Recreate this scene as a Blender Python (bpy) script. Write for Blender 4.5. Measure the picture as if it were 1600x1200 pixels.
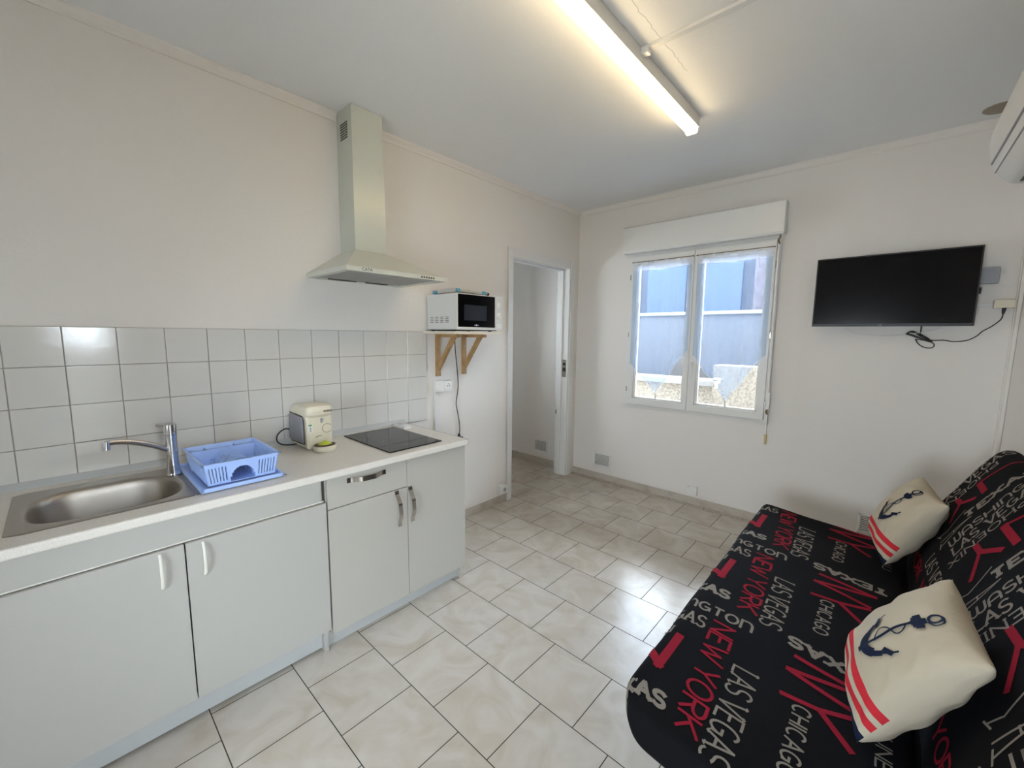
import bpy, bmesh, math, random
from mathutils import Vector, Matrix
random.seed(7)
for o in list(bpy.data.objects): bpy.data.objects.remove(o)
SC = bpy.context.scene
COL = SC.collection

# ------------------------------------------------------------------ camera
cam_d = bpy.data.cameras.new('camera'); cam = bpy.data.objects.new('camera', cam_d); COL.objects.link(cam)
SC.camera = cam
cam_d.sensor_width = 36.0; cam_d.sensor_fit = 'HORIZONTAL'
cam_d.lens = 36.0*644.97/1600.0
cam_d.clip_start = 0.02; cam_d.clip_end = 200
yaw, pitch, roll = math.radians(42.2846), math.radians(-6.8076), math.radians(0.5452)
fw = Vector((-math.sin(yaw)*math.cos(pitch), math.cos(yaw)*math.cos(pitch), math.sin(pitch)))
rt = Vector((math.cos(yaw), math.sin(yaw), 0)); up = rt.cross(fw)
r2 = rt*math.cos(roll)+up*math.sin(roll); u2 = -rt*math.sin(roll)+up*math.cos(roll)
M = Matrix.Identity(4)
for i in range(3):
    M[i][0] = r2[i]; M[i][1] = u2[i]; M[i][2] = -fw[i]
M.translation = Vector((2.3197, -1.6763, 1.4082))
cam.matrix_world = M

# ------------------------------------------------------------------ world, sun, exposure
W = bpy.data.worlds.new('sky'); SC.world = W; W.use_nodes = True
bg = W.node_tree.nodes['Background']
bg.inputs['Color'].default_value = (0.88, 0.93, 1.0, 1); bg.inputs['Strength'].default_value = 23.0
sun_d = bpy.data.lights.new('sun', 'SUN'); sun = bpy.data.objects.new('sun', sun_d); COL.objects.link(sun)
sun_d.energy = 14.0; sun_d.angle = math.radians(1.5); sun_d.color = (1.0, 0.96, 0.88)
sun.rotation_euler = Vector((-0.60, -0.06, -1.05)).to_track_quat('-Z', 'Y').to_euler()
SC.view_settings.view_transform = 'Standard'; SC.view_settings.look = 'None'
SC.view_settings.exposure = 0.61; SC.view_settings.gamma = 1.0
SC.view_settings.use_curve_mapping = False

WX, DY, HZ, YB = 2.82, 1.832, 2.584, -3.05      # right wall, far wall, ceiling, back wall

def portal(loc, rot, sx, sy):
    d = bpy.data.lights.new('window_portal', 'AREA'); d.shape = 'RECTANGLE'; d.size = sx; d.size_y = sy
    o = bpy.data.objects.new('window_portal', d); COL.objects.link(o); o.location = loc; o.rotation_euler = rot
    d.cycles.is_portal = True
portal((1.11, DY+0.20, 1.44), (math.radians(-90), 0, 0), 1.1, 1.3)          # far window
portal((WX+0.16, -1.53, 1.0), (0, math.radians(90), 0), 2.0, 0.56)          # glazed door beside the camera

# ------------------------------------------------------------------ materials
def mat(name, col, rough=0.5, metal=0.0, bump=None, spec=0.5, noise=None, coat=0.0, aniso=0.0):
    m = bpy.data.materials.new(name); m.use_nodes = True
    nt = m.node_tree; b = nt.nodes['Principled BSDF']
    b.inputs['Base Color'].default_value = (*col, 1); b.inputs['Roughness'].default_value = rough
    b.inputs['Metallic'].default_value = metal; b.inputs['Specular IOR Level'].default_value = spec
    b.inputs['Coat Weight'].default_value = coat
    tc = nt.nodes.new('ShaderNodeTexCoord')
    if bump:
        sc, st = bump[:2]
        n = nt.nodes.new('ShaderNodeTexNoise'); n.inputs['Scale'].default_value = sc; n.inputs['Detail'].default_value = 4
        if len(bump) > 2:
            mp = nt.nodes.new('ShaderNodeMapping'); mp.inputs['Scale'].default_value = bump[2]
            nt.links.new(tc.outputs['Object'], mp.inputs['Vector']); nt.links.new(mp.outputs[0], n.inputs['Vector'])
        else: nt.links.new(tc.outputs['Object'], n.inputs['Vector'])
        bp = nt.nodes.new('ShaderNodeBump'); bp.inputs['Strength'].default_value = st; bp.inputs['Distance'].default_value = 0.01
        nt.links.new(n.outputs['Fac'], bp.inputs['Height']); nt.links.new(bp.outputs[0], b.inputs['Normal'])
    if noise:
        sc, c2, lo, hi = noise
        n = nt.nodes.new('ShaderNodeTexNoise'); n.inputs['Scale'].default_value = sc; n.inputs['Detail'].default_value = 6
        nt.links.new(tc.outputs['Object'], n.inputs['Vector'])
        r = nt.nodes.new('ShaderNodeMapRange'); r.inputs['From Min'].default_value = lo; r.inputs['From Max'].default_value = hi
        nt.links.new(n.outputs['Fac'], r.inputs['Value'])
        mx = nt.nodes.new('ShaderNodeMix'); mx.data_type = 'RGBA'
        mx.inputs[6].default_value = (*col, 1); mx.inputs[7].default_value = (*c2, 1)
        nt.links.new(r.outputs[0], mx.inputs[0]); nt.links.new(mx.outputs[2], b.inputs['Base Color'])
    return m

m_wall = mat('wall_paint', (0.80, 0.765, 0.725), 0.75, bump=(60, 0.08), spec=0.3)
m_ceil = mat('ceiling_paint', (0.86, 0.865, 0.865), 0.85, bump=(60, 0.08), spec=0.2)
m_trim = mat('gloss_trim_paint', (0.76, 0.755, 0.735), 0.35)
m_frame = mat('window_pvc', (0.78, 0.775, 0.75), 0.3)
m_tile = mat('wall_tile_glaze', (0.68, 0.665, 0.635), 0.12, bump=(14, 0.07), noise=(1.3, (0.66, 0.64, 0.605), 0.4, 0.6))
m_grout = mat('grout', (0.40, 0.37, 0.335), 0.9)
m_skirt = mat('skirting_tile', (0.53, 0.475, 0.41), 0.35, noise=(9, (0.42, 0.365, 0.31), 0.5, 0.7))
m_counter = mat('worktop_laminate', (0.75, 0.715, 0.655), 0.42, noise=(420, (0.62, 0.585, 0.54), 0.5, 0.62))
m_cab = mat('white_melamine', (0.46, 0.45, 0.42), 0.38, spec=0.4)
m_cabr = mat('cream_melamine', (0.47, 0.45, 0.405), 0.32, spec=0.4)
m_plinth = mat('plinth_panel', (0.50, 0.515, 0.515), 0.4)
m_pull = mat('ivory_plastic', (0.80, 0.78, 0.70), 0.35)
m_steel = mat('brushed_steel', (0.42, 0.385, 0.34), 0.36, 1.0, bump=(60, 0.12, (1, 12, 1)))
m_chrome = mat('chrome', (0.72, 0.72, 0.73), 0.10, 1.0)
m_satin = mat('satin_nickel', (0.58, 0.55, 0.51), 0.24, 1.0)
m_blue = mat('blue_plastic', (0.40, 0.55, 0.92), 0.38)
m_cream = mat('cream_plastic', (0.74, 0.68, 0.53), 0.3)
m_tank = mat('smoked_plastic', (0.24, 0.24, 0.27), 0.12, noise=(5, (0.30, 0.30, 0.33), 0.4, 0.6))
m_black = mat('black_plastic', (0.012, 0.012, 0.014), 0.4)
m_hob = mat('black_glass', (0.008, 0.008, 0.009), 0.05, spec=0.35)
m_gloss = mat('screen_glass', (0.005, 0.005, 0.006), 0.16, spec=0.2)
m_brown = mat('dark_brown_grille', (0.045, 0.03, 0.025), 0.5)
m_lime = mat('lime_plastic', (0.52, 0.60, 0.04), 0.35)
m_hood = mat('hood_enamel', (0.60, 0.62, 0.55), 0.22, spec=0.6)
m_filter = mat('filter_mesh', (0.34, 0.34, 0.33), 0.45, 0.7, bump=(900, 0.4))
m_mw = mat('microwave_enamel', (0.70, 0.70, 0.68), 0.3)
m_white = mat('white_plastic', (0.80, 0.795, 0.775), 0.35)
m_grey = mat('grey_plastic', (0.36, 0.37, 0.40), 0.5)
m_dark = mat('dark_line', (0.05, 0.045, 0.04), 0.7)
m_wood = mat('pine_wood', (0.46, 0.29, 0.13), 0.5, noise=(22, (0.36, 0.21, 0.085), 0.4, 0.65))
m_board = mat('shelf_board', (0.72, 0.66, 0.55), 0.5)
m_foil = mat('grey_folded_plastic', (0.50, 0.48, 0.45), 0.5)
m_tape = mat('blue_tape', (0.08, 0.34, 0.52), 0.5)
m_yell = mat('yellowed_plastic', (0.62, 0.50, 0.22), 0.4)
m_cloth = mat('black_cotton', (0.0065, 0.0065, 0.0085), 0.9, bump=(9, 0.35), spec=0.10)
m_red = mat('red_print', (0.30, 0.014, 0.032), 0.9, spec=0.1)
m_print = mat('beige_print', (0.27, 0.245, 0.215), 0.9, spec=0.1)
m_linen = mat('cream_linen', (0.56, 0.495, 0.38), 0.85, bump=(12, 0.8), spec=0.2)
m_linred = mat('red_stripe_print', (0.62, 0.03, 0.045), 0.85, spec=0.2)
m_navy = mat('navy_print', (0.007, 0.014, 0.042), 0.85, spec=0.2)
m_dblack = mat('black_metal', (0.012, 0.012, 0.012), 0.45, 0.3)
m_green = mat('green_print', (0.05, 0.30, 0.12), 0.5)
m_brass = mat('tarnished_brass', (0.25, 0.18, 0.09), 0.4, 0.8)
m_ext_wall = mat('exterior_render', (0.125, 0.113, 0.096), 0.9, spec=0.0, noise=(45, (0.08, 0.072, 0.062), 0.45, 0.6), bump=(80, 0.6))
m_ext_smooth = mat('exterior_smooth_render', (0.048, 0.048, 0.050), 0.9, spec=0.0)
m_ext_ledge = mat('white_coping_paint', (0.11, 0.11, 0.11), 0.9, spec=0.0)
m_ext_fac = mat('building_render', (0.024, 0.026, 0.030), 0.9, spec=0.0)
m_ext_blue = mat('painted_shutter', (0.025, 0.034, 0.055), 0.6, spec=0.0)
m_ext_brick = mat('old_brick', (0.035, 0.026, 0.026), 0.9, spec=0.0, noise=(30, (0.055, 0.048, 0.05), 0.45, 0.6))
m_ext_blocker = mat('blocker_render', (0.16, 0.155, 0.145), 0.9, spec=0.0)
m_ext_ground = mat('courtyard_concrete', (0.5, 0.48, 0.45), 0.9, spec=0.0)

def floor_mat():
    m = bpy.data.materials.new('floor_tile'); m.use_nodes = True; nt = m.node_tree; b = nt.nodes['Principled BSDF']
    N = nt.nodes.new; L = nt.links.new
    tc = N('ShaderNodeTexCoord'); mp = N('ShaderNodeMapping')
    mp.inputs['Location'].default_value = (-0.8683, 0.5353, 0)
    L(tc.outputs['Object'], mp.inputs['Vector'])
    br = N('ShaderNodeTexBrick'); br.offset = 0.5; br.offset_frequency = 2; br.squash = 1.0
    br.inputs['Scale'].default_value = 1.0; br.inputs['Brick Width'].default_value = 0.2893; br.inputs['Row Height'].default_value = 0.2893
    br.inputs['Mortar Size'].default_value = 0.0019; br.inputs['Mortar Smooth'].default_value = 0.15
    br.inputs['Color1'].default_value = (1, 1, 1, 1); br.inputs['Color2'].default_value = (0.93, 0.925, 0.92, 1); br.inputs['Mortar'].default_value = (0.06, 0.05, 0.045, 1)
    L(mp.outputs[0], br.inputs['Vector'])
    n = N('ShaderNodeTexNoise'); n.inputs['Scale'].default_value = 5.5; n.inputs['Detail'].default_value = 8; n.inputs['Distortion'].default_value = 1.3
    L(tc.outputs['Object'], n.inputs['Vector'])
    cr = N('ShaderNodeValToRGB'); e = cr.color_ramp.elements
    e[0].position = 0.34; e[0].color = (0.47, 0.415, 0.345, 1); e[1].position = 0.66; e[1].color = (0.555, 0.515, 0.46, 1)
    L(n.outputs['Fac'], cr.inputs[0])
    mx = N('ShaderNodeMix'); mx.data_type = 'RGBA'; mx.blend_type = 'MULTIPLY'; mx.inputs[0].default_value = 1
    L(cr.outputs[0], mx.inputs[6]); L(br.outputs['Color'], mx.inputs[7]); L(mx.outputs[2], b.inputs['Base Color'])
    rr = N('ShaderNodeMapRange'); b.inputs['Specular IOR Level'].default_value = 0.5; rr.inputs['To Min'].default_value = 0.25; rr.inputs['To Max'].default_value = 0.8
    L(br.outputs['Fac'], rr.inputs['Value']); L(rr.outputs[0], b.inputs['Roughness'])
    bp = N('ShaderNodeBump'); bp.inputs['Strength'].default_value = 0.5; bp.inputs['Distance'].default_value = 0.002; bp.invert = True
    L(br.outputs['Fac'], bp.inputs['Height'])
    n2 = N('ShaderNodeTexNoise'); n2.inputs['Scale'].default_value = 14
    L(tc.outputs['Object'], n2.inputs['Vector'])
    bp2 = N('ShaderNodeBump'); bp2.inputs['Strength'].default_value = 0.12; bp2.inputs['Distance'].default_value = 0.01
    L(n2.outputs['Fac'], bp2.inputs['Height']); L(bp.outputs[0], bp2.inputs['Normal']); L(bp2.outputs[0], b.inputs['Normal'])
    return m
m_floor = floor_mat()

def mix_mat(name, parts):
    """thin sheet: list of (shader kind, colour, roughness, weight)"""
    m = bpy.data.materials.new(name); m.use_nodes = True; nt = m.node_tree; nt.nodes.clear()
    out = nt.nodes.new('ShaderNodeOutputMaterial'); prev = None; tot = 0
    for kind, c, r, w in parts:
        s = nt.nodes.new('ShaderNodeBsdf'+kind); s.inputs['Color'].default_value = (*c, 1)
        if 'Roughness' in s.inputs and kind != 'Translucent': s.inputs['Roughness'].default_value = r
        tot += w
        if prev is None: prev = s
        else:
            x = nt.nodes.new('ShaderNodeMixShader'); x.inputs[0].default_value = w/tot
            nt.links.new(prev.outputs[0], x.inputs[1]); nt.links.new(s.outputs[0], x.inputs[2]); prev = x
    nt.links.new(prev.outputs[0], out.inputs['Surface']); return m
def glass_mat():
    m = bpy.data.materials.new('window_glass'); m.use_nodes = True; nt = m.node_tree; nt.nodes.clear(); N = nt.nodes.new; L = nt.links.new
    out = N('ShaderNodeOutputMaterial'); t = N('ShaderNodeBsdfTransparent'); t.inputs[0].default_value = (0.93, 0.96, 0.97, 1)
    g = N('ShaderNodeBsdfGlossy'); g.inputs['Roughness'].default_value = 0.02; fr = N('ShaderNodeFresnel'); fr.inputs[0].default_value = 1.45
    x = N('ShaderNodeMixShader'); L(fr.outputs[0], x.inputs[0]); L(t.outputs[0], x.inputs[1]); L(g.outputs[0], x.inputs[2]); L(x.outputs[0], out.inputs[0])
    return m
m_glass = glass_mat()
m_voile = mix_mat('white_voile', [('Transparent', (0.80, 0.89, 1.0), 0, 0.78), ('Translucent', (0.45, 0.62, 1.0), 0, 0.07), ('Diffuse', (0.88, 0.92, 1.0), 0, 0.15)])  # cloth is white; the blue of the skylit outside is tinted into its colours
_nt = m_voile.node_tree; _w = _nt.nodes.new('ShaderNodeTexNoise'); _w.inputs['Scale'].default_value = 9; _w.inputs['Detail'].default_value = 2
_tc = _nt.nodes.new('ShaderNodeTexCoord'); _mp = _nt.nodes.new('ShaderNodeMapping'); _mp.inputs['Scale'].default_value = (1.6, 0.0, 0.10)
_nt.links.new(_tc.outputs['Object'], _mp.inputs['Vector']); _nt.links.new(_mp.outputs[0], _w.inputs['Vector'])
_mr = _nt.nodes.new('ShaderNodeMapRange'); _mr.inputs['From Min'].default_value = 0.3; _mr.inputs['From Max'].default_value = 0.7; _mr.inputs['To Min'].default_value = 0.06; _mr.inputs['To Max'].default_value = 0.19
_nt.links.new(_w.outputs['Fac'], _mr.inputs['Value'])
_last = [n for n in _nt.nodes if n.type == 'OUTPUT_MATERIAL'][0].inputs['Surface'].links[0].from_node; _nt.links.new(_mr.outputs[0], _last.inputs[0])
m_hem = mix_mat('voile_hem', [('Transparent', (1, 1, 1), 0, 0.12), ('Translucent', (0.75, 0.85, 1.0), 0, 0.12), ('Diffuse', (0.9, 0.9, 0.92), 0, 0.50)])
m_tube = bpy.data.materials.new('lit_tube'); m_tube.use_nodes = True
_b = m_tube.node_tree.nodes['Principled BSDF']; _b.inputs['Base Color'].default_value = (0.9, 0.88, 0.8, 1)
_b.inputs['Emission Color'].default_value = (1.0, 0.76, 0.42, 1); _b.inputs['Emission Strength'].default_value = 11.5

# ------------------------------------------------------------------ mesh helpers
class MB:
    def __init__(s): s.bm = bmesh.new()
    def _merge(s, b, mi=0, smooth=False):
        vs = [s.bm.verts.new(v.co) for v in b.verts]
        b.verts.index_update()
        for f in b.faces:
            try:
                nf = s.bm.faces.new([vs[v.index] for v in f.verts]); nf.material_index = mi if mi is not None else f.material_index; nf.smooth = smooth or f.smooth
            except ValueError: pass
        b.free(); return s
    def box(s, x0, x1, y0, y1, z0, z1, bev=0.0, mi=0, seg=2, mtx=None, only=None):
        b = bmesh.new(); bmesh.ops.create_cube(b, size=1)
        for v in b.verts: v.co = Vector(((x0+x1)/2+v.co.x*(x1-x0), (y0+y1)/2+v.co.y*(y1-y0), (z0+z1)/2+v.co.z*(z1-z0)))
        if bev > 0:
            es = b.edges[:] if only is None else [e for e in b.edges if only(e)]
            bmesh.ops.bevel(b, geom=es, offset=bev, segments=seg, affect='EDGES', profile=0.6)
        if mtx is not None: bmesh.ops.transform(b, matrix=mtx, verts=b.verts)
        return s._merge(b, mi)
    def cyl(s, p0, p1, r0, r1=None, n=20, mi=0, cap=True, smooth=True):
        r1 = r0 if r1 is None else r1; p0 = Vector(p0); p1 = Vector(p1); d = (p1-p0).normalized()
        a = d.orthogonal().normalized(); c = d.cross(a); A = []; B = []
        for i in range(n):
            t = 2*math.pi*i/n; e = a*math.cos(t)+c*math.sin(t)
            A.append(s.bm.verts.new(p0+e*r0)); B.append(s.bm.verts.new(p1+e*r1))
        for i in range(n):
            f = s.bm.faces.new((A[i], A[(i+1) % n], B[(i+1) % n], B[i])); f.material_index = mi; f.smooth = smooth
        if cap:
            f = s.bm.faces.new(A[::-1]); f.material_index = mi; f = s.bm.faces.new(B); f.material_index = mi
        return s
    def tube(s, pts, r, n=10, mi=0, sub=6, closed=False):
        P = [Vector(p) for p in pts]
        if sub > 1 and len(P) > 2: P = spline(P, sub)
        rs = r if isinstance(r, (list, tuple)) else [r]*len(P)
        if len(rs) != len(P):
            rs = [rs[0]+(rs[-1]-rs[0])*i/(len(P)-1) for i in range(len(P))]
        prev = None; up = None; first = None
        for i, p in enumerate(P):
            t = (P[min(i+1, len(P)-1)]-P[max(i-1, 0)]).normalized()
            if up is None: up = t.orthogonal().normalized()
            up = (up-t*up.dot(t)).normalized(); sd = t.cross(up)
            ring = [s.bm.verts.new(p+(up*math.cos(2*math.pi*k/n)+sd*math.sin(2*math.pi*k/n))*rs[i]) for k in range(n)]
            if prev:
                for k in range(n):
                    f = s.bm.faces.new((prev[k], prev[(k+1) % n], ring[(k+1) % n], ring[k])); f.smooth = True; f.material_index = mi
            else: first = ring
            prev = ring
        f = s.bm.faces.new(first[::-1]); f.material_index = mi; f = s.bm.faces.new(prev); f.material_index = mi
        return s
    def prism(s, prof, axis, a, b, mi=0, bev=0, smooth=False):
        """profile of 2D points extruded along axis ('x','y','z')"""
        def P(u, v, w): return {'x': (w, u, v), 'y': (u, w, v), 'z': (u, v, w)}[axis]
        bb = bmesh.new(); A = [bb.verts.new(P(u, v, a)) for u, v in prof]; B = [bb.verts.new(P(u, v, b)) for u, v in prof]; n = len(prof)
        for i in range(n):
            f = bb.faces.new((A[i], A[(i+1) % n], B[(i+1) % n], B[i])); f.smooth = smooth
        bb.faces.new(A[::-1]); bb.faces.new(B)
        bmesh.ops.recalc_face_normals(bb, faces=bb.faces)
        if bev: bmesh.ops.bevel(bb, geom=bb.edges[:], offset=bev, segments=2, affect='EDGES')
        return s._merge(bb, mi)
    def lathe(s, prof, c, axis='z', n=28, mi=0, sx=1.0, sy=1.0):
        c = Vector(c); prev = None; R = []
        for r, h in prof:
            ring = []
            for k in range(n):
                t = 2*math.pi*k/n; x, y = r*math.cos(t)*sx, r*math.sin(t)*sy
                v = {'z': (x, y, h), 'x': (h, x, y), 'y': (x, h, y)}[axis]
                ring.append(s.bm.verts.new(c+Vector(v)))
            if prev:
                for k in range(n):
                    f = s.bm.faces.new((prev[k], prev[(k+1) % n], ring[(k+1) % n], ring[k])); f.smooth = True; f.material_index = mi
            R.append(ring); prev = ring
        for ring in (R[0][::-1], R[-1]):
            f = s.bm.faces.new(ring); f.material_index = mi
        return s
    def grid(s, fn, nu, nv, mi=0, smooth=True, mif=None, close_u=False):
        V = [[s.bm.verts.new(fn(i/nu, j/nv)) for j in range(nv+1)] for i in range(nu+1)]
        for i in range(nu):
            for j in range(nv):
                f = s.bm.faces.new((V[i][j], V[i+1][j], V[i+1][j+1], V[i][j+1])); f.smooth = smooth
                f.material_index = mif((i+.5)/nu, (j+.5)/nv) if mif else mi
        return V
    def text(s, txt, size, mtx, mi=0, ext=0.0004, sx=1.0):
        c = bpy.data.curves.new('t', 'FONT'); c.body = txt; c.size = size; c.extrude = ext; c.align_x = 'CENTER'; c.align_y = 'CENTER'; c.resolution_u = 3
        o = bpy.data.objects.new('t', c); COL.objects.link(o); bpy.context.view_layer.update()
        dg = bpy.context.evaluated_depsgraph_get(); me = bpy.data.meshes.new_from_object(o.evaluated_get(dg))
        b = bmesh.new(); b.from_mesh(me); bmesh.ops.transform(b, matrix=mtx @ Matrix.Diagonal((sx, 1, 1, 1)), verts=b.verts)
        s._merge(b, mi); bpy.data.objects.remove(o); bpy.data.curves.remove(c); bpy.data.meshes.remove(me); return s
    def build(s, name, mats, parent=None, origin=None, sharp=35, recalc=True):
        if recalc: bmesh.ops.recalc_face_normals(s.bm, faces=s.bm.faces)
        o3 = Vector(parent['_o']) if parent is not None else Vector(origin or (0, 0, 0))
        if parent is None and origin is None:
            xs = [v.co for v in s.bm.verts]
            o3 = Vector(((min(v.x for v in xs)+max(v.x for v in xs))/2, (min(v.y for v in xs)+max(v.y for v in xs))/2, min(v.z for v in xs)))
        bmesh.ops.translate(s.bm, vec=-o3, verts=s.bm.verts)
        me = bpy.data.meshes.new(name); s.bm.to_mesh(me); s.bm.free()
        for m in (mats if isinstance(mats, (list, tuple)) else [mats]): me.materials.append(m)
        if sharp:
            for p in me.polygons:
                p.use_smooth = True
            me.set_sharp_from_angle(angle=math.radians(sharp))
        o = bpy.data.objects.new(name, me); COL.objects.link(o)
        if sharp:
            wn = o.modifiers.new('weighted_normals', 'WEIGHTED_NORMAL'); wn.keep_sharp = True; wn.weight = 60
        if parent is not None: o.parent = parent
        else: o.location = o3
        ORG[o.name] = tuple(o3); o['_o'] = tuple(o3)
        return o
ORG = {}
def spline(P, sub):
    out = []
    n = len(P)
    for i in range(n-1):
        p0 = P[max(i-1, 0)]; p1 = P[i]; p2 = P[i+1]; p3 = P[min(i+2, n-1)]
        for k in range(sub):
            t = k/sub
            out.append(0.5*((2*p1)+(-p0+p2)*t+(2*p0-5*p1+4*p2-p3)*t*t+(-p0+3*p1-3*p2+p3)*t**3))
    out.append(P[-1]); return out
def thing(name, label, cat, loc, group=None):
    o = bpy.data.objects.new(name, None); COL.objects.link(o); o.location = loc; o.empty_display_size = 0.05
    o['label'] = label; o['category'] = cat; o['_o'] = tuple(loc)
    if group: o['group'] = group
    return o
def tag(o, label, cat, group=None, kind=None):
    o['label'] = label; o['category'] = cat
    if group: o['group'] = group
    if kind: o['kind'] = kind
    return o
def struct(name, mb, mats, label=None, cat=None, sharp=35, origin=None):
    o = mb.build(name, mats, sharp=sharp, origin=origin if origin else (0, 0, 0)); o['kind'] = 'structure'
    if label: o['label'] = label
    if cat: o['category'] = cat
    return o
def copy_tree(root, delta, label=None):
    c = root.copy(); COL.objects.link(c); c.location = root.location+Vector(delta)
    if label: c['label'] = label
    for ch in [x for x in bpy.data.objects if x.parent == root]:
        d = ch.copy(); COL.objects.link(d); d.parent = c
        for g in [x for x in bpy.data.objects if x.parent == ch]:
            e = g.copy(); COL.objects.link(e); e.parent = d
    return c

# ------------------------------------------------------------------ room shell
HX = -1.35      # far side of the room beyond the doorway
struct('floor', MB().box(HX-0.12, WX+0.12, YB-0.12, DY+0.12, -0.12, 0.0), m_floor, 'pale marbled ceramic floor tiles laid in offset rows', 'floor')
struct('ceiling', MB().box(HX-0.12, WX+0.12, YB-0.12, DY+0.12, HZ, HZ+0.18), m_ceil, 'smooth off-white painted ceiling', 'ceiling')
DY0, DY1, DTOP = 0.868, 1.665, 2.032                 # doorway in the left wall
w = MB().box(-0.12, 0, YB-0.12, DY0-0.03, 0, HZ).box(-0.12, 0, DY1+0.03, DY, 0, HZ).box(-0.12, 0, DY0-0.03, DY1+0.03, DTOP+0.03, HZ)
struct('wall_left', w, m_wall, 'white kitchen wall with the tiles, the hood and the doorway', 'wall')
WX0, WX1, WZ0, WZ1 = 0.585, 1.655, 0.81, 2.10         # far window opening
w = MB().box(HX-0.12, WX0, DY, DY+0.13, 0, HZ).box(WX1, WX+0.12, DY, DY+0.13, 0, HZ).box(WX0, WX1, DY, DY+0.13, 0, WZ0).box(WX0, WX1, DY, DY+0.13, WZ1, HZ)
struct('wall_far', w, m_wall, 'white end wall with the window and the television', 'wall')
RY0, RY1, RZ1 = -1.76, -1.28, 1.98                    # glazed door beside the camera
w = MB().box(WX, WX+0.2, YB-0.12, RY0, 0, HZ).box(WX, WX+0.2, RY1, DY, 0, HZ).box(WX, WX+0.2, RY0, RY1, RZ1, HZ)
struct('wall_right', w, m_wall, 'white wall behind the sofa and the air conditioner', 'wall')
BX0, BX1, BZ0, BZ1 = 1.45, 2.35, 0.50, 1.50  # opening for the added fill window
w = MB().box(HX-0.12, BX0, YB-0.2, YB, 0, HZ).box(BX1, WX+0.2, YB-0.2, YB, 0, HZ).box(BX0, BX1, YB-0.2, YB, 0, BZ0).box(BX0, BX1, YB-0.2, YB, BZ1, HZ)
struct('wall_back', w, m_wall, 'white wall behind the camera', 'wall')
struct('wall_hall', MB().box(HX-0.12, HX, -0.2, 0.35, 0, HZ).box(HX-0.12, HX, 1.15, DY, 0, HZ).box(HX-0.12, HX, 0.35, 1.15, 0, 1.3).box(HX-0.12, HX, 0.35, 1.15, 1.9, HZ).box(HX-0.12, -0.12, -0.32, -0.2, 0, HZ), m_wall, 'white walls of the room beyond the doorway', 'wall')

def glazed(name, axis, a0, a1, z0, z1, pos, nleaf, label):
    """plain glazed frame filling an opening; axis = direction of its width"""
    def bx(mb, u0, u1, v0, v1, w0, w1, bev=0.003):
        if axis == 'x': return mb.box(u0, u1, pos+v0, pos+v1, w0, w1, bev)
        return mb.box(pos+v0, pos+v1, u0, u1, w0, w1, bev)
    f = MB()
    for (u0, u1, w0, w1) in ((a0, a0+0.05, z0, z1), (a1-0.05, a1, z0, z1), (a0, a1, z0, z0+0.05), (a0, a1, z1-0.05, z1)): bx(f, u0, u1, -0.03, 0.03, w0, w1)
    o = struct(name, f, m_frame, label, 'window' if 'window' in name else 'door', origin=(0, 0, 0))
    g = MB(); step = (a1-a0-0.1)/nleaf; st = MB()
    for k in range(nleaf):
        u0 = a0+0.05+k*step; u1 = u0+step
        for (p0, p1, w0, w1) in ((u0, u0+0.055, z0+0.05, z1-0.05), (u1-0.055, u1, z0+0.05, z1-0.05), (u0, u1, z0+0.05, z0+0.11), (u0, u1, z1-0.11, z1-0.05)): bx(st, p0, p1, -0.02, 0.025, w0, w1)
        bx(g, u0+0.05, u1-0.05, -0.003, 0.003, z0+0.10, z1-0.10, 0)
    st.build('casement', m_frame, o); g.build('pane', m_glass, o)
    return o
glazed('door_1', 'y', RY0, RY1, 0.0, RZ1, WX+0.08, 1, 'white glazed entrance door beside the camera')
glazed('window_3', 'x', BX0, BX1, BZ0, BZ1, YB-0.08, 1, 'white one-leaf window added behind the camera for fill light')  # unseen window, added to send fill light towards the far wall and ceiling
portal((1.95, YB-0.16, 0.98), (math.radians(90), 0, 0), 1.0, 1.05)
glazed('window_2', 'y', 0.35, 1.15, 1.3, 1.9, HX-0.06, 1, 'small white window added to light the room beyond the doorway')  # unseen window, added so the room past the doorway gets daylight
portal((HX-0.10, 0.75, 1.4), (0, math.radians(-90), 0), 1.0, 0.8)

# skirting: tile row plus the painted ledge above it
def skirting(name, axis, a0, a1, pos, sgn, h=0.062, joints=None, lab=''):
    mb = MB(); d = 0.009
    def bx(u0, u1, v0, v1, w0, w1, bev, mi):
        v0, v1 = sorted((pos+sgn*v0, pos+sgn*v1))
        if axis == 'x': mb.box(u0, u1, v0, v1, w0, w1, bev, mi)
        else: mb.box(v0, v1, u0, u1, w0, w1, bev, mi)
    bx(a0, a1, 0, 0.004, 0, h, 0, 1)
    p = 0.2893; u = a0
    js = [a0]+[j for j in [joints+k*p for k in range(-12, 14)] if a0+0.01 < j < a1-0.01]+[a1]
    for i in range(len(js)-1): bx(js[i]+0.001, js[i+1]-0.001, 0.002, d, 0.001, h, 0.0015, 0)
    bx(a0, a1, 0, 0.006, h+0.001, h+0.022, 0.002, 2)
    return struct(name, mb, [m_skirt, m_grout, m_wall], lab, 'skirting')
skirting('baseboard_far', 'x', 0.0, WX, DY, -1, joints=0.22, lab='beige tile skirting along the end wall')
skirting('baseboard_left', 'y', -0.155, 0.795, 0, 1, joints=0.50, lab='beige tile skirting between cabinet and doorway')
skirting('baseboard_hall', 'x', HX, -0.12, DY, -1, joints=-0.47, lab='beige tile skirting beyond the doorway')
skirting('baseboard_right', 'y', -1.18, DY-0.01, WX, -1, joints=0.1, lab='beige tile skirting behind the sofa')

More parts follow.
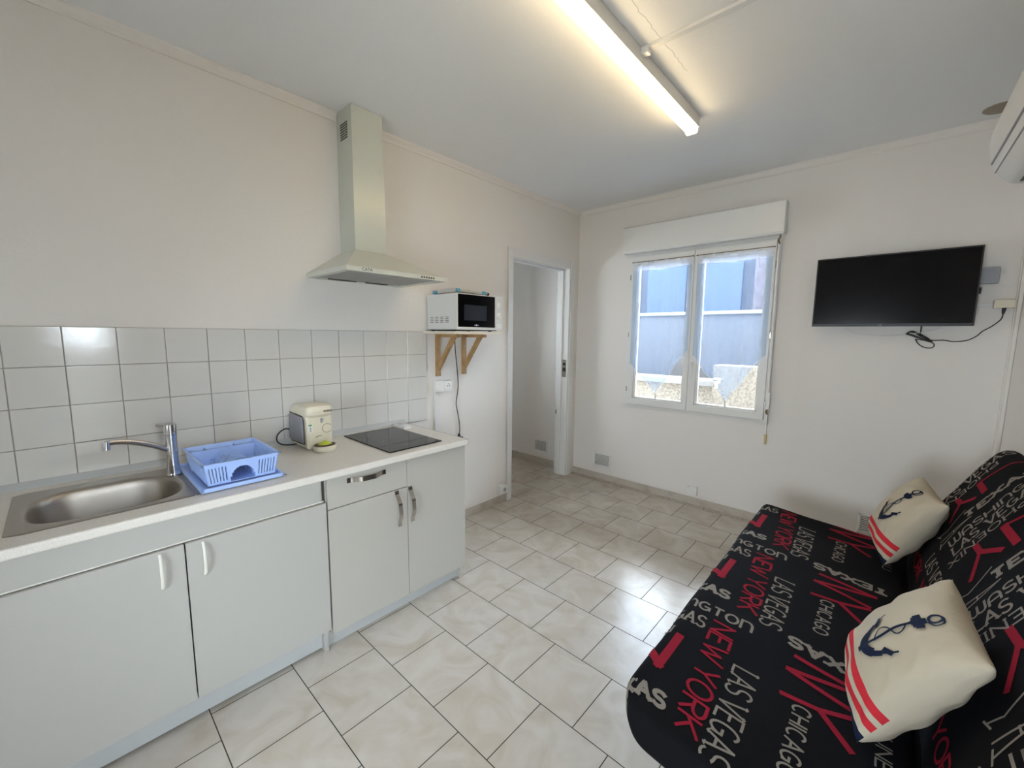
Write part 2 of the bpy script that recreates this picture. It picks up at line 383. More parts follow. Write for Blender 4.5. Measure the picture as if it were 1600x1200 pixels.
# cornices
def cornice(name, axis, a0, a1, pos, sgn, lab):
    pr = [(0, HZ), (0, HZ-0.042), (0.006, HZ-0.042), (0.008, HZ-0.030), (0.014, HZ-0.022), (0.022, HZ-0.010), (0.024, HZ)]
    mb = MB(); prof = [(pos+sgn*u, v) for u, v in pr]
    mb.prism(prof, 'y' if axis == 'y' else 'x', a0, a1)
    return struct(name, mb, m_wall, lab, 'cornice', sharp=20)
cornice('trim_1', 'y', YB, -0.565, 0, 1, 'thin white cornice left of the hood flue')
cornice('trim_2', 'y', -0.375, DY, 0, 1, 'thin white cornice from flue to corner')
cornice('trim_3', 'x', 0.024, WX, DY, -1, 'thin white cornice above the window')

# ------------------------------------------------------------------ doorway
d = MB()
d.box(-0.13, 0.012, DY0-0.062, DY0, 0, DTOP+0.075, 0.004).box(-0.13, 0.012, DY0, DY1, DTOP, DTOP+0.075, 0.004)
d.box(-0.13, 0.012, DY1, DY1+0.075, 0, DTOP+0.075, 0.004)
d.box(-0.10, -0.055, DY1-0.012, DY1, 0, DTOP, 0.002).box(-0.10, -0.055, DY0, DY0+0.012, 0, DTOP, 0.002).box(-0.10, -0.055, DY0, DY1, DTOP-0.012, DTOP, 0.002)
d.box(-0.0, 0.020, DY1+0.02, DY1+0.09, 0, DTOP+0.09, 0.006).box(0, 0.018, DY0-0.062, DY0-0.03, 0, DTOP+0.06, 0.005)
door = struct('door_2', d, m_trim, 'open doorway frame painted glossy white', 'door')
k = MB().box(-0.05, -0.005, DY1-0.0025, DY1-0.0005, 1.00, 1.17, 0.0006).box(-0.040, -0.015, DY1-0.0040, DY1-0.002, 1.06, 1.09, 0, 1).box(-0.040, -0.015, DY1-0.004, DY1-0.002, 1.115, 1.14, 0, 1)
k.build('strike_plate', [m_satin, m_black], door)
MB().box(-0.12, -0.075, DY1-0.006, DY1-0.0005, 0.62, 0.66, 0.001).build('latch', m_satin, door)

# ------------------------------------------------------------------ backsplash tiles
tb = MB()
ZT = 1.423; P = 0.15
cols = [(-P*(k+1), -P*k) for k in range(5)]+[(-0.912, -0.75)]+[(-0.912-P*(k+1), -0.912-P*k) for k in range(8)]
y_end = cols[-1][0]
tb.box(0.0006, 0.006, y_end, 0.0, ZT-4*P-0.005, ZT, 0, 1)
for (a, b) in cols:
    for r in range(4):
        z1 = ZT-r*P; z0 = z1-P
        g = 0.0012
        mt = Matrix.Translation((0.008, (a+b)/2, (z0+z1)/2)) @ Matrix.Rotation(random.uniform(-1, 1)*0.0012, 4, 'Y') @ Matrix.Rotation(random.uniform(-1, 1)*0.0012, 4, 'Z')
        tb.box(-0.004, 0.004, a+g-(a+b)/2, b-g-(a+b)/2, z0+g-(z0+z1)/2, z1-g-(z0+z1)/2, 0.0022, 0, 3, mt)
tag(tb.build('tile_backsplash', [m_tile, m_grout], origin=(0, -0.9, 0.82)), 'glossy white square wall tiles in four rows above the worktop', 'wall tiles')

# ------------------------------------------------------------------ kitchen units
ZC = 0.83; YR = -0.185; YL = -1.95
def bar_pull(mb, p0, p1, out, width, wdir, depth=0.024):
    """strap handle: flat feet and a bowed bridge"""
    p0 = Vector(p0); p1 = Vector(p1); out = Vector(out); wd = Vector(wdir); N = 26; prev = None
    for i in range(N+1):
        t = i/N
        if t < 0.10: h = 0.003
        elif t > 0.90: h = 0.003
        else:
            s_ = (t-0.10)/0.80; h = 0.003+depth*(min(1, math.sin(math.pi*s_)*1.25))
        p = p0.lerp(p1, t)+out*h
        q = p+out*0.0028
        ring = [mb.bm.verts.new(v) for v in (p-wd*width/2, p+wd*width/2, q+wd*width/2, q-wd*width/2)]
        if prev:
            for a in range(4):
                f = mb.bm.faces.new((prev[a], prev[(a+1) % 4], ring[(a+1) % 4], ring[a])); f.smooth = True
        else: mb.bm.faces.new(ring[::-1])
        prev = ring
    mb.bm.faces.new(prev)
    for t in (0.05, 0.95):
        c = p0.lerp(p1, t); mb.cyl(c, c+out*0.004, 0.004, n=10)
    return mb

# worktop with the sink cut-out
SX0, SX1, SY0, SY1 = 0.10, 0.545, -1.825, -1.085      # sink plate
BX_0, BX_1, BY_0, BY_1 = 0.175, 0.515, -1.79, -1.40   # basin
wt = MB()
edge = lambda e: abs(e.verts[0].co.x-0.637) < 1e-4 and abs(e.verts[1].co.x-0.637) < 1e-4 and abs(e.verts[0].co.y-e.verts[1].co.y) > 0.1
wt.box(0.545, 0.637, YL, YR, ZC-0.032, ZC, 0.008, 0, 4, only=edge)
wt.box(0.011, 0.10, YL, YR, ZC-0.032, ZC).box(0.10, 0.545, YL, -1.80, ZC-0.032, ZC).box(0.10, 0.545, -1.39, YR, ZC-0.032, ZC)
wt.box(0.011, 0.635, YR, YR+0.0035, ZC-0.031, ZC+0.0008, 0.0008, 1)
worktop = wt.build('worktop', [m_counter, m_satin], origin=(0.32, -1.05, ZC-0.032))
tag(worktop, 'pale speckled laminate worktop running along the kitchen wall', 'worktop')
up_ = MB().prism([(0.0125, ZC+0.0005), (0.0125, ZC+0.024), (0.018, ZC+0.024), (0.034, ZC+0.009), (0.037, ZC+0.0005)], 'y', YL, YR-0.004)
up_.build('back_trim', m_plinth, worktop, sharp=60)

def cabinet(name, lab, y0, y1):
    return thing(name, lab, 'cabinet', (0.31, (y0+y1)/2, 0))
# left: sink unit
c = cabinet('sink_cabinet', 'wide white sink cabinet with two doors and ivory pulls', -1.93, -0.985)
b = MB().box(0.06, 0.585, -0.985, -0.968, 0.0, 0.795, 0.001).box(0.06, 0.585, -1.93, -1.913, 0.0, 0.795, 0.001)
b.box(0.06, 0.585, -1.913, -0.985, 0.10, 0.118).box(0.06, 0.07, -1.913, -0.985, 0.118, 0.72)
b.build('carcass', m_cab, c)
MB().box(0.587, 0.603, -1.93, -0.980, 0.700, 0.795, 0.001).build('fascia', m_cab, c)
MB().box(0.590, 0.600, -1.93, -0.968, 0.6945, 0.6995).build('edge_strip', m_pull, c)
for (a, bb, py) in ((-1.925, -1.4425, -1.507), (-1.4385, -0.964, -1.391)):
    dr = MB().box(0.597, 0.6145, a, bb, 0.112, 0.692, 0.0015).build('door', m_cab, c)
    h = MB().tube([(0.616, py, 0.566), (0.625, py, 0.574), (0.630, py, 0.60), (0.631, py, 0.625), (0.630, py, 0.652), (0.625, py, 0.674), (0.616, py, 0.682)], 0.0048, 10)
    h.build('handle', m_pull, dr)
MB().box(0.550, 0.562, -1.912, -0.986, 0.012, 0.125, 0.001).build('plinth', m_plinth, c)
# right: drawer unit and tall-door unit
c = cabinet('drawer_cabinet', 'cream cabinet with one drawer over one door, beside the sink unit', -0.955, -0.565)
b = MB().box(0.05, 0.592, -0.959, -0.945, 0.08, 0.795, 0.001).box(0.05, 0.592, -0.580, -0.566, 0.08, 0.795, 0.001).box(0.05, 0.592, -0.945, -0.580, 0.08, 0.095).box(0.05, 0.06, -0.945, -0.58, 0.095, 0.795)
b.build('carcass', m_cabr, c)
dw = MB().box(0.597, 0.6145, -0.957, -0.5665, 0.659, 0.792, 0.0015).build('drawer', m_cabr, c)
bar_pull(MB(), (0.6145, -0.872, 0.767), (0.6145, -0.684, 0.763), (1, 0, 0), 0.022, (0, 0, 1)).build('handle', m_satin, dw)
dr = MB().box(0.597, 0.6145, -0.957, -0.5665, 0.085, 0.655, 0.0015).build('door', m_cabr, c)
bar_pull(MB(), (0.6145, -0.628, 0.653), (0.6145, -0.613, 0.468), (1, 0, 0), 0.020, (0, 1, 0)).build('handle', m_satin, dr)
MB().box(0.548, 0.560, -0.966, -0.565, 0.0, 0.118, 0.001).build('plinth', m_plinth, c)
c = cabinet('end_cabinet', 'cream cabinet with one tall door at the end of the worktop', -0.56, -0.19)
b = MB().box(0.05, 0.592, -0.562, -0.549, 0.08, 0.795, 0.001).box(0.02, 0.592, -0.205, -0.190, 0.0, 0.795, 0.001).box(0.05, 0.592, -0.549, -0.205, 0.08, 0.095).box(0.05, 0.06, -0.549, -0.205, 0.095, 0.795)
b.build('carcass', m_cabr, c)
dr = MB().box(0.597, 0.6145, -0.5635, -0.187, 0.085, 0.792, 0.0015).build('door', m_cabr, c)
bar_pull(MB(), (0.6145, -0.5515, 0.655), (0.6145, -0.5395, 0.470), (1, 0, 0), 0.020, (0, 1, 0)).build('handle', m_satin, dr)
MB().box(0.548, 0.560, -0.565, -0.206, 0.0, 0.118, 0.001).build('plinth', m_plinth, c)

# hob
hb = thing('hob', 'black glass two-zone hob set into the worktop', 'hob', (0.33, -0.475, ZC))
MB().box(0.095, 0.572, -0.632, -0.315, ZC+0.0005, ZC+0.0065, 0.002).build('glass_plate', m_hob, hb)
zm = MB()
for cx, rr in ((0.22, 0.072), (0.42, 0.092)):
    prev = None
    for k in range(49):
        t = 2*math.pi*k/48; e = Vector((math.cos(t), math.sin(t), 0)); cc = Vector((cx, -0.4735, ZC+0.0068))
        a = zm.bm.verts.new(cc+e*rr); b_ = zm.bm.verts.new(cc+e*(rr+0.0015))
        if prev: zm.bm.faces.new((prev[0], prev[1], b_, a))
        prev = (a, b_)
zm.build('zone_marking', m_grey, hb)

# sink
sk = thing('sink', 'stainless steel sink with oval basin and ribbed drainer', 'sink', (0.32, -1.455, ZC))
s_ = MB()
cxb, cyb = (BX_0+BX_1)/2, (BY_0+BY_1)/2; ax, ay = (BX_1-BX_0)/2, (BY_1-BY_0)/2
def sq(t, a, b, n=3.2):
    c_, s2 = math.cos(t), math.sin(t)
    return a*math.copysign(abs(c_)**(2/n), c_), b*math.copysign(abs(s2)**(2/n), s2)
NR = 64; rings = []
def rect_pt(t):
    # rectangle outline (plate edge around the basin), matched by angle
    x, y = math.cos(t), math.sin(t); hx0, hx1 = SX0-cxb, SX1-cxb; hy0, hy1 = SY0-cyb, -1.385-cyb
    k_ = min([v for v in ((hx1/x if x > 1e-9 else 9), (hx0/x if x < -1e-9 else 9), (hy1/y if y > 1e-9 else 9), (hy0/y if y < -1e-9 else 9)) if v > 0])
    return x*k_, y*k_
spec_ = [('rect', 1, 0.0005), ('rect', 0.985, 0.0035), ('o', 1.035, 0.0035), ('o', 1.0, 0.0005), ('o', 0.965, -0.006), ('o', 0.93, -0.03), ('o', 0.86, -0.11), ('o', 0.78, -0.135), ('o', 0.5, -0.142), ('o', 0.13, -0.146), ('o', 0.10, -0.150)]
for kind, sc_, z in spec_:
    ring = []
    for i in range(NR):
        t = 2*math.pi*i/NR+0.0001
        if kind == 'rect': x, y = rect_pt(t); x *= sc_; y *= sc_
        else: x, y = sq(t, ax*sc_, ay*sc_)
        ring.append(s_.bm.verts.new((cxb+x, cyb+y, ZC+z)))
    rings.append(ring)
for a in range(len(rings)-1):
    for i in range(NR):
        f = s_.bm.faces.new((rings[a][i], rings[a][(i+1) % NR], rings[a+1][(i+1) % NR], rings[a+1][i])); f.smooth = True
s_.bm.faces.new(rings[-1])
s_.build('basin', m_steel, sk, sharp=60)
dr_ = MB()
def drain(u, v):
    x = SX0+(SX1-SX0)*u; y = -1.386+(SY1+1.386)*v
    inside = 0.07 < u < 0.93 and 0.06 < v < 0.94
    z = ZC+0.0035
    if inside: z = ZC+0.0012+0.0022*max(0, math.sin(u*math.pi*2*9))
    if u in (0, 1) or v == 1: z = ZC+0.0005
    return (x, y, z)
dr_.grid(drain, 120, 24); dr_.build('drainer', m_steel, sk, sharp=60)
MB().lathe([(0.030, 0), (0.030, 0.002), (0.022, 0.002), (0.018, -0.002)], (cxb, cyb, ZC-0.1465)).build('plughole', m_chrome, sk)

# tap
tp = thing('tap', 'chrome single-lever mixer tap behind the basin', 'tap', (0.222, -1.400, ZC+0.0035))
b = MB().lathe([(0.0235, 0), (0.0235, 0.006), (0.0215, 0.012), (0.0205, 0.06), (0.020, 0.14), (0.021, 0.165)], (0.222, -1.400, ZC+0.0035))
b.build('body', m_chrome, tp)
b = MB().lathe([(0.0215, 0), (0.0222, 0.02), (0.022, 0.040), (0.016, 0.047), (0.002, 0.049)], (0.222, -1.400, ZC+0.170))
b.tube([(0.222, -1.400, ZC+0.206), (0.222, -1.42, ZC+0.2105), (0.220, -1.442, ZC+0.213)], [0.009, 0.006], 10)
b.build('lever', m_chrome, tp)
b = MB().tube([(0.224, -1.403, ZC+0.105), (0.235, -1.46, ZC+0.140), (0.25, -1.52, ZC+0.166), (0.262, -1.565, ZC+0.176), (0.268, -1.588, ZC+0.175)], [0.012, 0.0095], 14)
b.cyl((0.268, -1.586, ZC+0.182), (0.268, -1.588, ZC+0.152), 0.0115, 0.0105)
b.build('spout', m_chrome, tp)

# dish rack
rk = thing('dish_rack', 'light blue plastic dish rack on its tray, on the drainer', 'dish rack', (0.36, -1.24, ZC+0.004))
z0 = ZC+0.0045
tr = MB()
tr.box(0.125, 0.560, -1.374, -1.100, z0, z0+0.004, 0.0015)
for (x0, x1, y0, y1) in ((0.125, 0.137, -1.374, -1.100), (0.548, 0.560, -1.374, -1.100), (0.125, 0.560, -1.374, -1.364), (0.125, 0.560, -1.110, -1.100)):
    tr.box(x0, x1, y0, y1, z0+0.001, z0+0.014, 0.003)
tr.build('tray', m_blue, rk)
# basket walls as slatted panels
bk = MB(); zb, zt_ = z0+0.010, z0+0.092
XB0, XB1, YB0, YB1 = 0.220, 0.522, -1.346, -1.122      # base
XT0, XT1, YT0, YT1 = 0.205, 0.530, -1.358, -1.110      # rim
def lerp(a, b, t): return a+(b-a)*t
def wallpt(side, u, v):
    """side 0 front(+x) 1 back(-x) 2 near-left(-y) 3 right(+y); u along, v up"""
    x0 = lerp(XB0, XT0, v); x1 = lerp(XB1, XT1, v); y0 = lerp(YB0, YT0, v); y1 = lerp(YB1, YT1, v); z = lerp(zb, zt_, v)
    if side == 0: return Vector((x1, lerp(y0, y1, u), z)), Vector((1, 0, 0))
    if side == 1: return Vector((x0, lerp(y0, y1, u), z)), Vector((-1, 0, 0))
    if side == 2: return Vector((lerp(x0, x1, u), y0, z)), Vector((0, -1, 0))
    return Vector((lerp(x0, x1, u), y1, z)), Vector((0, 1, 0))
def strip(mb, side, u0, u1, v0, v1, th=0.0028, off=0.0, n=6):
    for k in range(n):
        a, b_ = lerp(v0, v1, k/n), lerp(v0, v1, (k+1)/n)
        P_ = []
        for (u, v) in ((u0, a), (u1, a), (u1, b_), (u0, b_)):
            p, nn = wallpt(side, u, v); P_.append((p+nn*off, p+nn*(off-th)))
        vs = [mb.bm.verts.new(x[0]) for x in P_]+[mb.bm.verts.new(x[1]) for x in P_]
        for f in ((0, 1, 2, 3), (7, 6, 5, 4), (0, 4, 5, 1), (1, 5, 6, 2), (2, 6, 7, 3), (3, 7, 4, 0)): mb.bm.faces.new([vs[i] for i in f])
def panel_with_slots(mb, side, slots, arch=None):
    strip(mb, side, 0, 1, 0.80, 1.0, n=1); strip(mb, side, 0, 1, 0.0, 0.14, n=1) if arch is None else None
    edges_ = [0.0]
    for a, b_ in slots:
        strip(mb, side, edges_[-1], a, 0.0, 0.80, n=1); edges_.append(b_)
    strip(mb, side, edges_[-1], 1, 0.0, 0.80, n=1)
def slots_in(a, b_, n, fill=0.5):
    st = (b_-a)/n; return [(a+st*k+st*(1-fill)/2, a+st*(k+1)-st*(1-fill)/2) for k in range(n)]
# long sides (front and back): slots, an arch in the middle, slots
for side in (0, 1):
    strip(bk, side, 0, 1, 0.82, 1.0, n=1)
    for (a, b_) in ((0.0, 0.32), (0.68, 1.0)):
        strip(bk, side, a, b_, 0.0, 0.12, n=1)
        last = a
        for s0, s1 in slots_in(a+0.03, b_-0.03, 6, 0.42):
            strip(bk, side, last, s0, 0.12, 0.82, n=1); last = s1
        strip(bk, side, last, b_, 0.12, 0.82, n=1)
    # arched opening
    na = 14
    for k in range(na):
        u0, u1 = lerp(0.32, 0.68, k/na), lerp(0.32, 0.68, (k+1)/na); um = (k+0.5)/na*2-1
        strip(bk, side, u0, u1, 0.70*math.sqrt(max(0, 1-um*um)), 0.82, n=1)
    for k in range(10):      # the hollow running inwards behind the arch
        pass
for side in (2, 3):
    strip(bk, side, 0, 1, 0.80, 1.0, n=1); strip(bk, side, 0, 1, 0, 0.12, n=1); last = 0
    for s0, s1 in slots_in(0.04, 0.96, 16, 0.4):
        strip(bk, side, last, s0, 0.12, 0.80, n=1); last = s1
    strip(bk, side, last, 1, 0.12, 0.80, n=1)
bk.box(XB0, XB1, YB0, YB1, zb, zb+0.003)
bk.build('basket', m_blue, rk, sharp=25)
rm = MB()
for (x0, x1, y0, y1) in ((XT0-0.008, XT0+0.002, YT0-0.008, YT1+0.008), (XT1-0.002, XT1+0.010, YT0-0.008, YT1+0.008), (XT0-0.008, XT1+0.010, YT0-0.008, YT0+0.002), (XT0-0.008, XT1+0.010, YT1-0.002, YT1+0.008)):
    rm.box(x0, x1, y0, y1, zt_-0.002, zt_+0.003, 0.0015)
rm.build('rim', m_blue, rk)
# tunnel under the arch, with plate ribs, and the cutlery trough at the back
tn = MB(); yc = lerp(YB0, YB1, 0.5); hw = 0.19*(YB1-YB0)
def tunnel(u, v):
    t = math.pi*v; return (lerp(0.262, XB1-0.001, u), yc-math.cos(t)*hw*1.05, zb+0.001+0.054*math.sin(t)*(0.8+0.2*u))
tn.grid(tunnel, 24, 16); tn.build('plate_bridge', m_blue, rk)
rb = MB()
for k in range(9):
    x = 0.290+0.0235*k
    rb.tube([(x, yc-math.cos(math.pi*j/12)*hw*1.15, zb+0.001+0.080*math.sin(math.pi*j/12)) for j in range(13)], 0.0020, 6, sub=1)
rb.build('plate_ribs', m_blue, rk)
tg = MB().box(0.258, 0.2605, YB0-0.004, YB1+0.006, zb, zt_-0.006)
tg.box(XT0, 0.26, yc+0.045, yc+0.0475, zb, zt_-0.006).box(XT0, 0.26, yc-0.060, yc-0.0575, zb, zt_-0.006)
for yy in (YB0+0.045, YB1-0.045):
    for k in range(7):
        for dx in (0.0,): tg.box(0.30+k*0.022, 0.3025+k*0.022, yy-0.028, yy-0.0255, zb, zb+0.045); tg.box(0.30+k*0.022, 0.3025+k*0.022, yy+0.010, yy+0.0125, zb, zb+0.045)
tg.build('divider', m_blue, rk)

# coffee machine
cm = thing('coffee_machine', 'cream capsule coffee machine on the worktop between rack and hob', 'coffee machine', (0.17, -0.835, ZC))
X0, X1, Y0, Y1 = 0.055, 0.262, -0.893, -0.768
body = MB()
prof = [(X0+0.012, ZC+0.010), (X0, ZC+0.022), (X0, ZC+0.165), (X0+0.006, ZC+0.195), (X0+0.030, ZC+0.214), (X0+0.075, ZC+0.222), (X1-0.045, ZC+0.222), (X1-0.020, ZC+0.217), (X1-0.010, ZC+0.200), (X1-0.006, ZC+0.160), (X1, ZC+0.150), (X1, ZC+0.020), (X1-0.006, ZC+0.010)]
body.prism(prof, 'y', Y0+0.012, Y1-0.012)
ins = [(0.167+(x-0.167)*0.94, ZC+0.115+(z-ZC-0.115)*0.95) for x, z in prof]
for (ya, yb) in ((Y0+0.012, Y0), (Y1-0.012, Y1)):
    n = len(prof); A = [body.bm.verts.new((x, ya, z)) for x, z in prof]; Bq = [body.bm.verts.new((x, yb, z)) for x, z in ins]
    for i in range(n): body.bm.faces.new((A[i], A[(i+1) % n], Bq[(i+1) % n], Bq[i]))
    body.bm.faces.new(Bq)
body.box(X0+0.02, X0+0.05, Y0+0.02, Y0+0.045, ZC+0.0005, ZC+0.012, 0.002).box(X1-0.06, X1-0.02, Y0+0.015, Y0+0.045, ZC+0.0005, ZC+0.012, 0.002).box(X1-0.06, X1-0.02, Y1-0.045, Y1-0.015, ZC+0.0005, ZC+0.012, 0.002).box(X0+0.02, X0+0.05, Y1-0.045, Y1-0.02, ZC+0.0005, ZC+0.012, 0.002)
body.build('body', m_cream, cm, sharp=40)
hd = MB()          # projecting brew head with a bulged front
def head(u, v):
    y = lerp(Y0-0.002, Y1+0.004, u); bul = 0.046*(1-(2*u-1)**4*0.55)
    pr = [(0.195, 0.224), (0.240, 0.230), (0.272, 0.222), (0.280+0, 0.200), (0.276, 0.180), (0.262, 0.172), (0.245, 0.157), (0.200, 0.157)]
    f_ = v*(len(pr)-1); i = min(int(f_), len(pr)-2); t = f_-i
    x = lerp(pr[i][0], pr[i+1][0], t); z = lerp(pr[i][1], pr[i+1][1], t)
    k_ = max(0, (x-0.195)/0.085); x = 0.195+(x-0.195)*(0.55+bul/0.046*0.62)
    e = abs(2*u-1)**6
    return (x-0.004, y, ZC+z-0.012*e*(1 if z > 0.19 else 0))
V = hd.grid(head, 20, 21)
hd.bm.faces.new([v for v in V[0]]); hd.bm.faces.new([v for v in V[-1]][::-1])
hd.build('brew_head', m_cream, cm, sharp=45)
MB().text('BOSCH', 0.0125, Matrix.Translation((0.2905, -0.800, ZC+0.196)) @ Matrix.Rotation(math.pi/2, 4, 'Z') @ Matrix.Rotation(math.radians(78), 4, 'X'), ext=0.002).build('brand_print', m_dark, cm)
tk = MB().box(X0+0.004, X1-0.034, Y0-0.010, Y0+0.004, ZC+0.034, ZC+0.166, 0.008, 0, 3)
tk.build('water_tank', m_tank, cm)
tw = MB(); tw.tube([(X0+0.004, Y0-0.003, ZC+0.172), (X1-0.05, Y0-0.004, ZC+0.170), (X1-0.030, Y0-0.004, ZC+0.158), (X1-0.024, Y0-0.004, ZC+0.14), (X1-0.024, Y0-0.004, ZC+0.05), (X1-0.036, Y0-0.004, ZC+0.032), (X0+0.01, Y0-0.003, ZC+0.026)], 0.0022, 6, sub=3)
tw.build('tank_seam', m_dark, cm)
MB().cyl((0.268, -0.822, ZC+0.158), (0.268, -0.822, ZC+0.136), 0.0085, 0.006).build('nozzle', m_chrome, cm)
ring = MB(); pts = [(X1+0.0008, -0.795+0.024*math.cos(t), ZC+0.104+0.022*math.sin(t)) for t in [math.radians(a) for a in range(30, 345, 15)]]
ring.tube(pts, 0.0009, 6, sub=1)
ring.tube([(X1+0.0008, -0.853, ZC+0.064), (X1+0.0012, -0.84, ZC+0.070), (X1+0.0008, -0.824, ZC+0.070)], 0.0014, 6)
ring.build('dial_line', m_dark, cm)
st = MB().box(X1, X1+0.0012, -0.884, -0.866, ZC+0.092, ZC+0.132, 0, 0)
st.box(X1+0.0012, X1+0.0016, -0.884, -0.868, ZC+0.125, ZC+0.132, 0, 1)
random.seed(3)
for i in range(6):
    st.box(X1+0.0012, X1+0.0016, -0.880, -0.880+random.uniform(0.006, 0.011), ZC+0.096+i*0.0045, ZC+0.098+i*0.0045, 0, 2)
st.build('sticker', [m_white, m_green, m_dark], cm)
ty = MB().lathe([(0.040, 0.0005), (0.052, 0.010), (0.056, 0.026), (0.0555, 0.031), (0.050, 0.032)], (0.306, -0.828, ZC), sx=0.85, sy=1.0)
ty.build('drip_tray', m_cream, cm)
MB().lathe([(0.050, 0.0), (0.050, 0.0025), (0.048, 0.003)], (0.306, -0.828, ZC+0.0322), sx=0.85, sy=1.0).build('tray_grille', m_brown, cm)
ld = MB().lathe([(0.031, 0), (0.030, 0.004), (0.022, 0.008), (0.010, 0.011), (0.006, 0.016), (0.001, 0.017)], (0.302, -0.826, ZC+0.0354), sx=0.85)
tag(ld.build('capsule_holder', m_lime), 'lime green round capsule disc on the coffee machine tray', 'capsule holder')
cd = MB().tube([(X0+0.01, Y0+0.006, ZC+0.075), (X0-0.002, Y0-0.025, ZC+0.085), (X0-0.005, Y0-0.060, ZC+0.062), (X0+0.0, Y0-0.068, ZC+0.030), (X0+0.01, Y0-0.050, ZC+0.010), (X0+0.03, Y0-0.02, ZC+0.006), (X0+0.045, Y0+0.012, ZC+0.008)], 0.0034, 8)
cd.build('power_cord', m_black, cm)

# remote control
rc = thing('remote_control', 'small white remote control beyond the hob', 'remote control', (0.12, -0.275, ZC))
rmx = Matrix.Translation((0.118, -0.268, ZC+0.009)) @ Matrix.Rotation(math.radians(-6), 4, 'Z')
MB().box(-0.073, 0.073, -0.024, 0.024, -0.0085, 0.0085, 0.004, 0, 3, rmx).build('casing', m_white, rc)
rb = MB()
for i in range(4):
    for j in range(2): rb.box(-0.055+i*0.018, -0.045+i*0.018, -0.014+j*0.016, -0.004+j*0.016, 0.0085, 0.0100, 0.0005, 0, 1, rmx)
rb.build('buttons', m_grey, rc)

# ------------------------------------------------------------------ extractor hood
hd = thing('extractor_hood', 'pale grey chimney extractor hood on the kitchen wall', 'extractor hood', (0.2, -0.47, 1.69))
HY0, HY1, HXF = -0.757, -0.180, 0.455; CY0, CY1, CXF = -0.562, -0.380, 0.168
can = MB()
lo = [(0, HY0), (HXF, HY0), (HXF, HY1), (0, HY1)]
L0 = [can.bm.verts.new((x, y, 1.698)) for x, y in lo]; L1 = [can.bm.verts.new((x, y, 1.719)) for x, y in lo]
L2 = [can.bm.verts.new((x, y, 1.853)) for x, y in ((0, CY0), (CXF, CY0), (CXF, CY1), (0, CY1))]
for A, Bq in ((L0, L1), (L1, L2)):
    for i in range(4): can.bm.faces.new((A[i], A[(i+1) % 4], Bq[(i+1) % 4], Bq[i]))
can.bm.faces.new(L2)
I0 = [can.bm.verts.new((x, y, 1.698)) for x, y in ((0.03, HY0+0.03), (HXF-0.025, HY0+0.03), (HXF-0.025, HY1-0.03), (0.03, HY1-0.03))]
I1 = [can.bm.verts.new((v.co.x, v.co.y, 1.710)) for v in I0]
for A, Bq in ((L0, I0), (I0, I1)):
    for i in range(4): can.bm.faces.new((A[(i+1) % 4], A[i], Bq[i], Bq[(i+1) % 4]))
can.bm.faces.new(I1[::-1])
can.build('canopy', m_hood, hd, sharp=20)
fl = MB()
fl.box(0.055, HXF-0.04, HY0+0.045, -0.474, 1.7005, 1.7085).box(0.055, HXF-0.04, -0.470, HY1-0.045, 1.7005, 1.7085)
fl.build('grease_filter', m_filter, hd)
MB().box(0.034, 0.050, HY0+0.10, -0.50, 1.697, 1.706, 0.001).box(0.034, 0.050, -0.44, HY1-0.12, 1.697, 1.706, 0.001).build('lamp_slot', m_dark, hd)
MB().box(0.0005, CXF, CY0, CY1, 1.853, 2.238, 0.001).build('lower_flue', m_hood, hd)
MB().box(0.0005, CXF-0.003, CY0+0.002, CY1-0.002, 2.238, HZ-0.001, 0.001).build('upper_flue', m_hood, hd)
vg = MB()
for i in range(5):
    for j in range(7):
        x = 0.045+i*0.016; z = 2.43+j*0.0125
        vg.box(x, x+0.011, CY0+0.0008, CY0+0.0022, z, z+0.0075)
vg.build('vent_grille', m_dark, hd)
bt = MB()
for i in range(6): bt.cyl((HXF, -0.345+i*0.0155, 1.7085), (HXF+0.003, -0.345+i*0.0155, 1.7085), 0.0045, n=12)
bt.build('buttons', m_dark, hd)
MB().text('CATA', 0.021, Matrix.Translation((HXF+0.0006, -0.655, 1.7087)) @ Matrix.Rotation(math.pi/2, 4, 'Z') @ Matrix.Rotation(math.pi/2, 4, 'X'), ext=0.0005).build('brand_print', m_dark, hd)

# ------------------------------------------------------------------ shelf, brackets, microwave
sh = MB().box(0.001, 0.330, -0.022, 0.395, 1.409, 1.427, 0.001)
tag(sh.build('shelf', m_board), 'pale wall shelf board carrying the microwave', 'shelf')
br = thing('shelf_bracket', 'pine shelf bracket nearer the tiles, above the socket', 'bracket', (0.1, 0.10, 1.26), 'pine brackets under the microwave shelf')
by0, by1 = 0.080, 0.113
MB().box(0.001, 0.022, by0, by1, 1.117, 1.408, 0.001).build('upright', m_wood, br)
MB().box(0.022, 0.235, by0, by1, 1.387, 1.408, 0.001).build('arm', m_wood, br)
MB().prism([(0.022, 1.155), (0.022, 1.195), (0.165, 1.387), (0.200, 1.387)], 'y', by0+0.004, by1-0.004).build('brace', m_wood, br)
for z in (1.135, 1.325): MB().cyl((0.021, by0+0.0165, z), (0.0235, by0+0.0165, z), 0.0045, n=12).build('screw', m_chrome, br)
copy_tree(br, (0, 0.236, 0), 'pine shelf bracket nearer the doorway, right of the black cord')

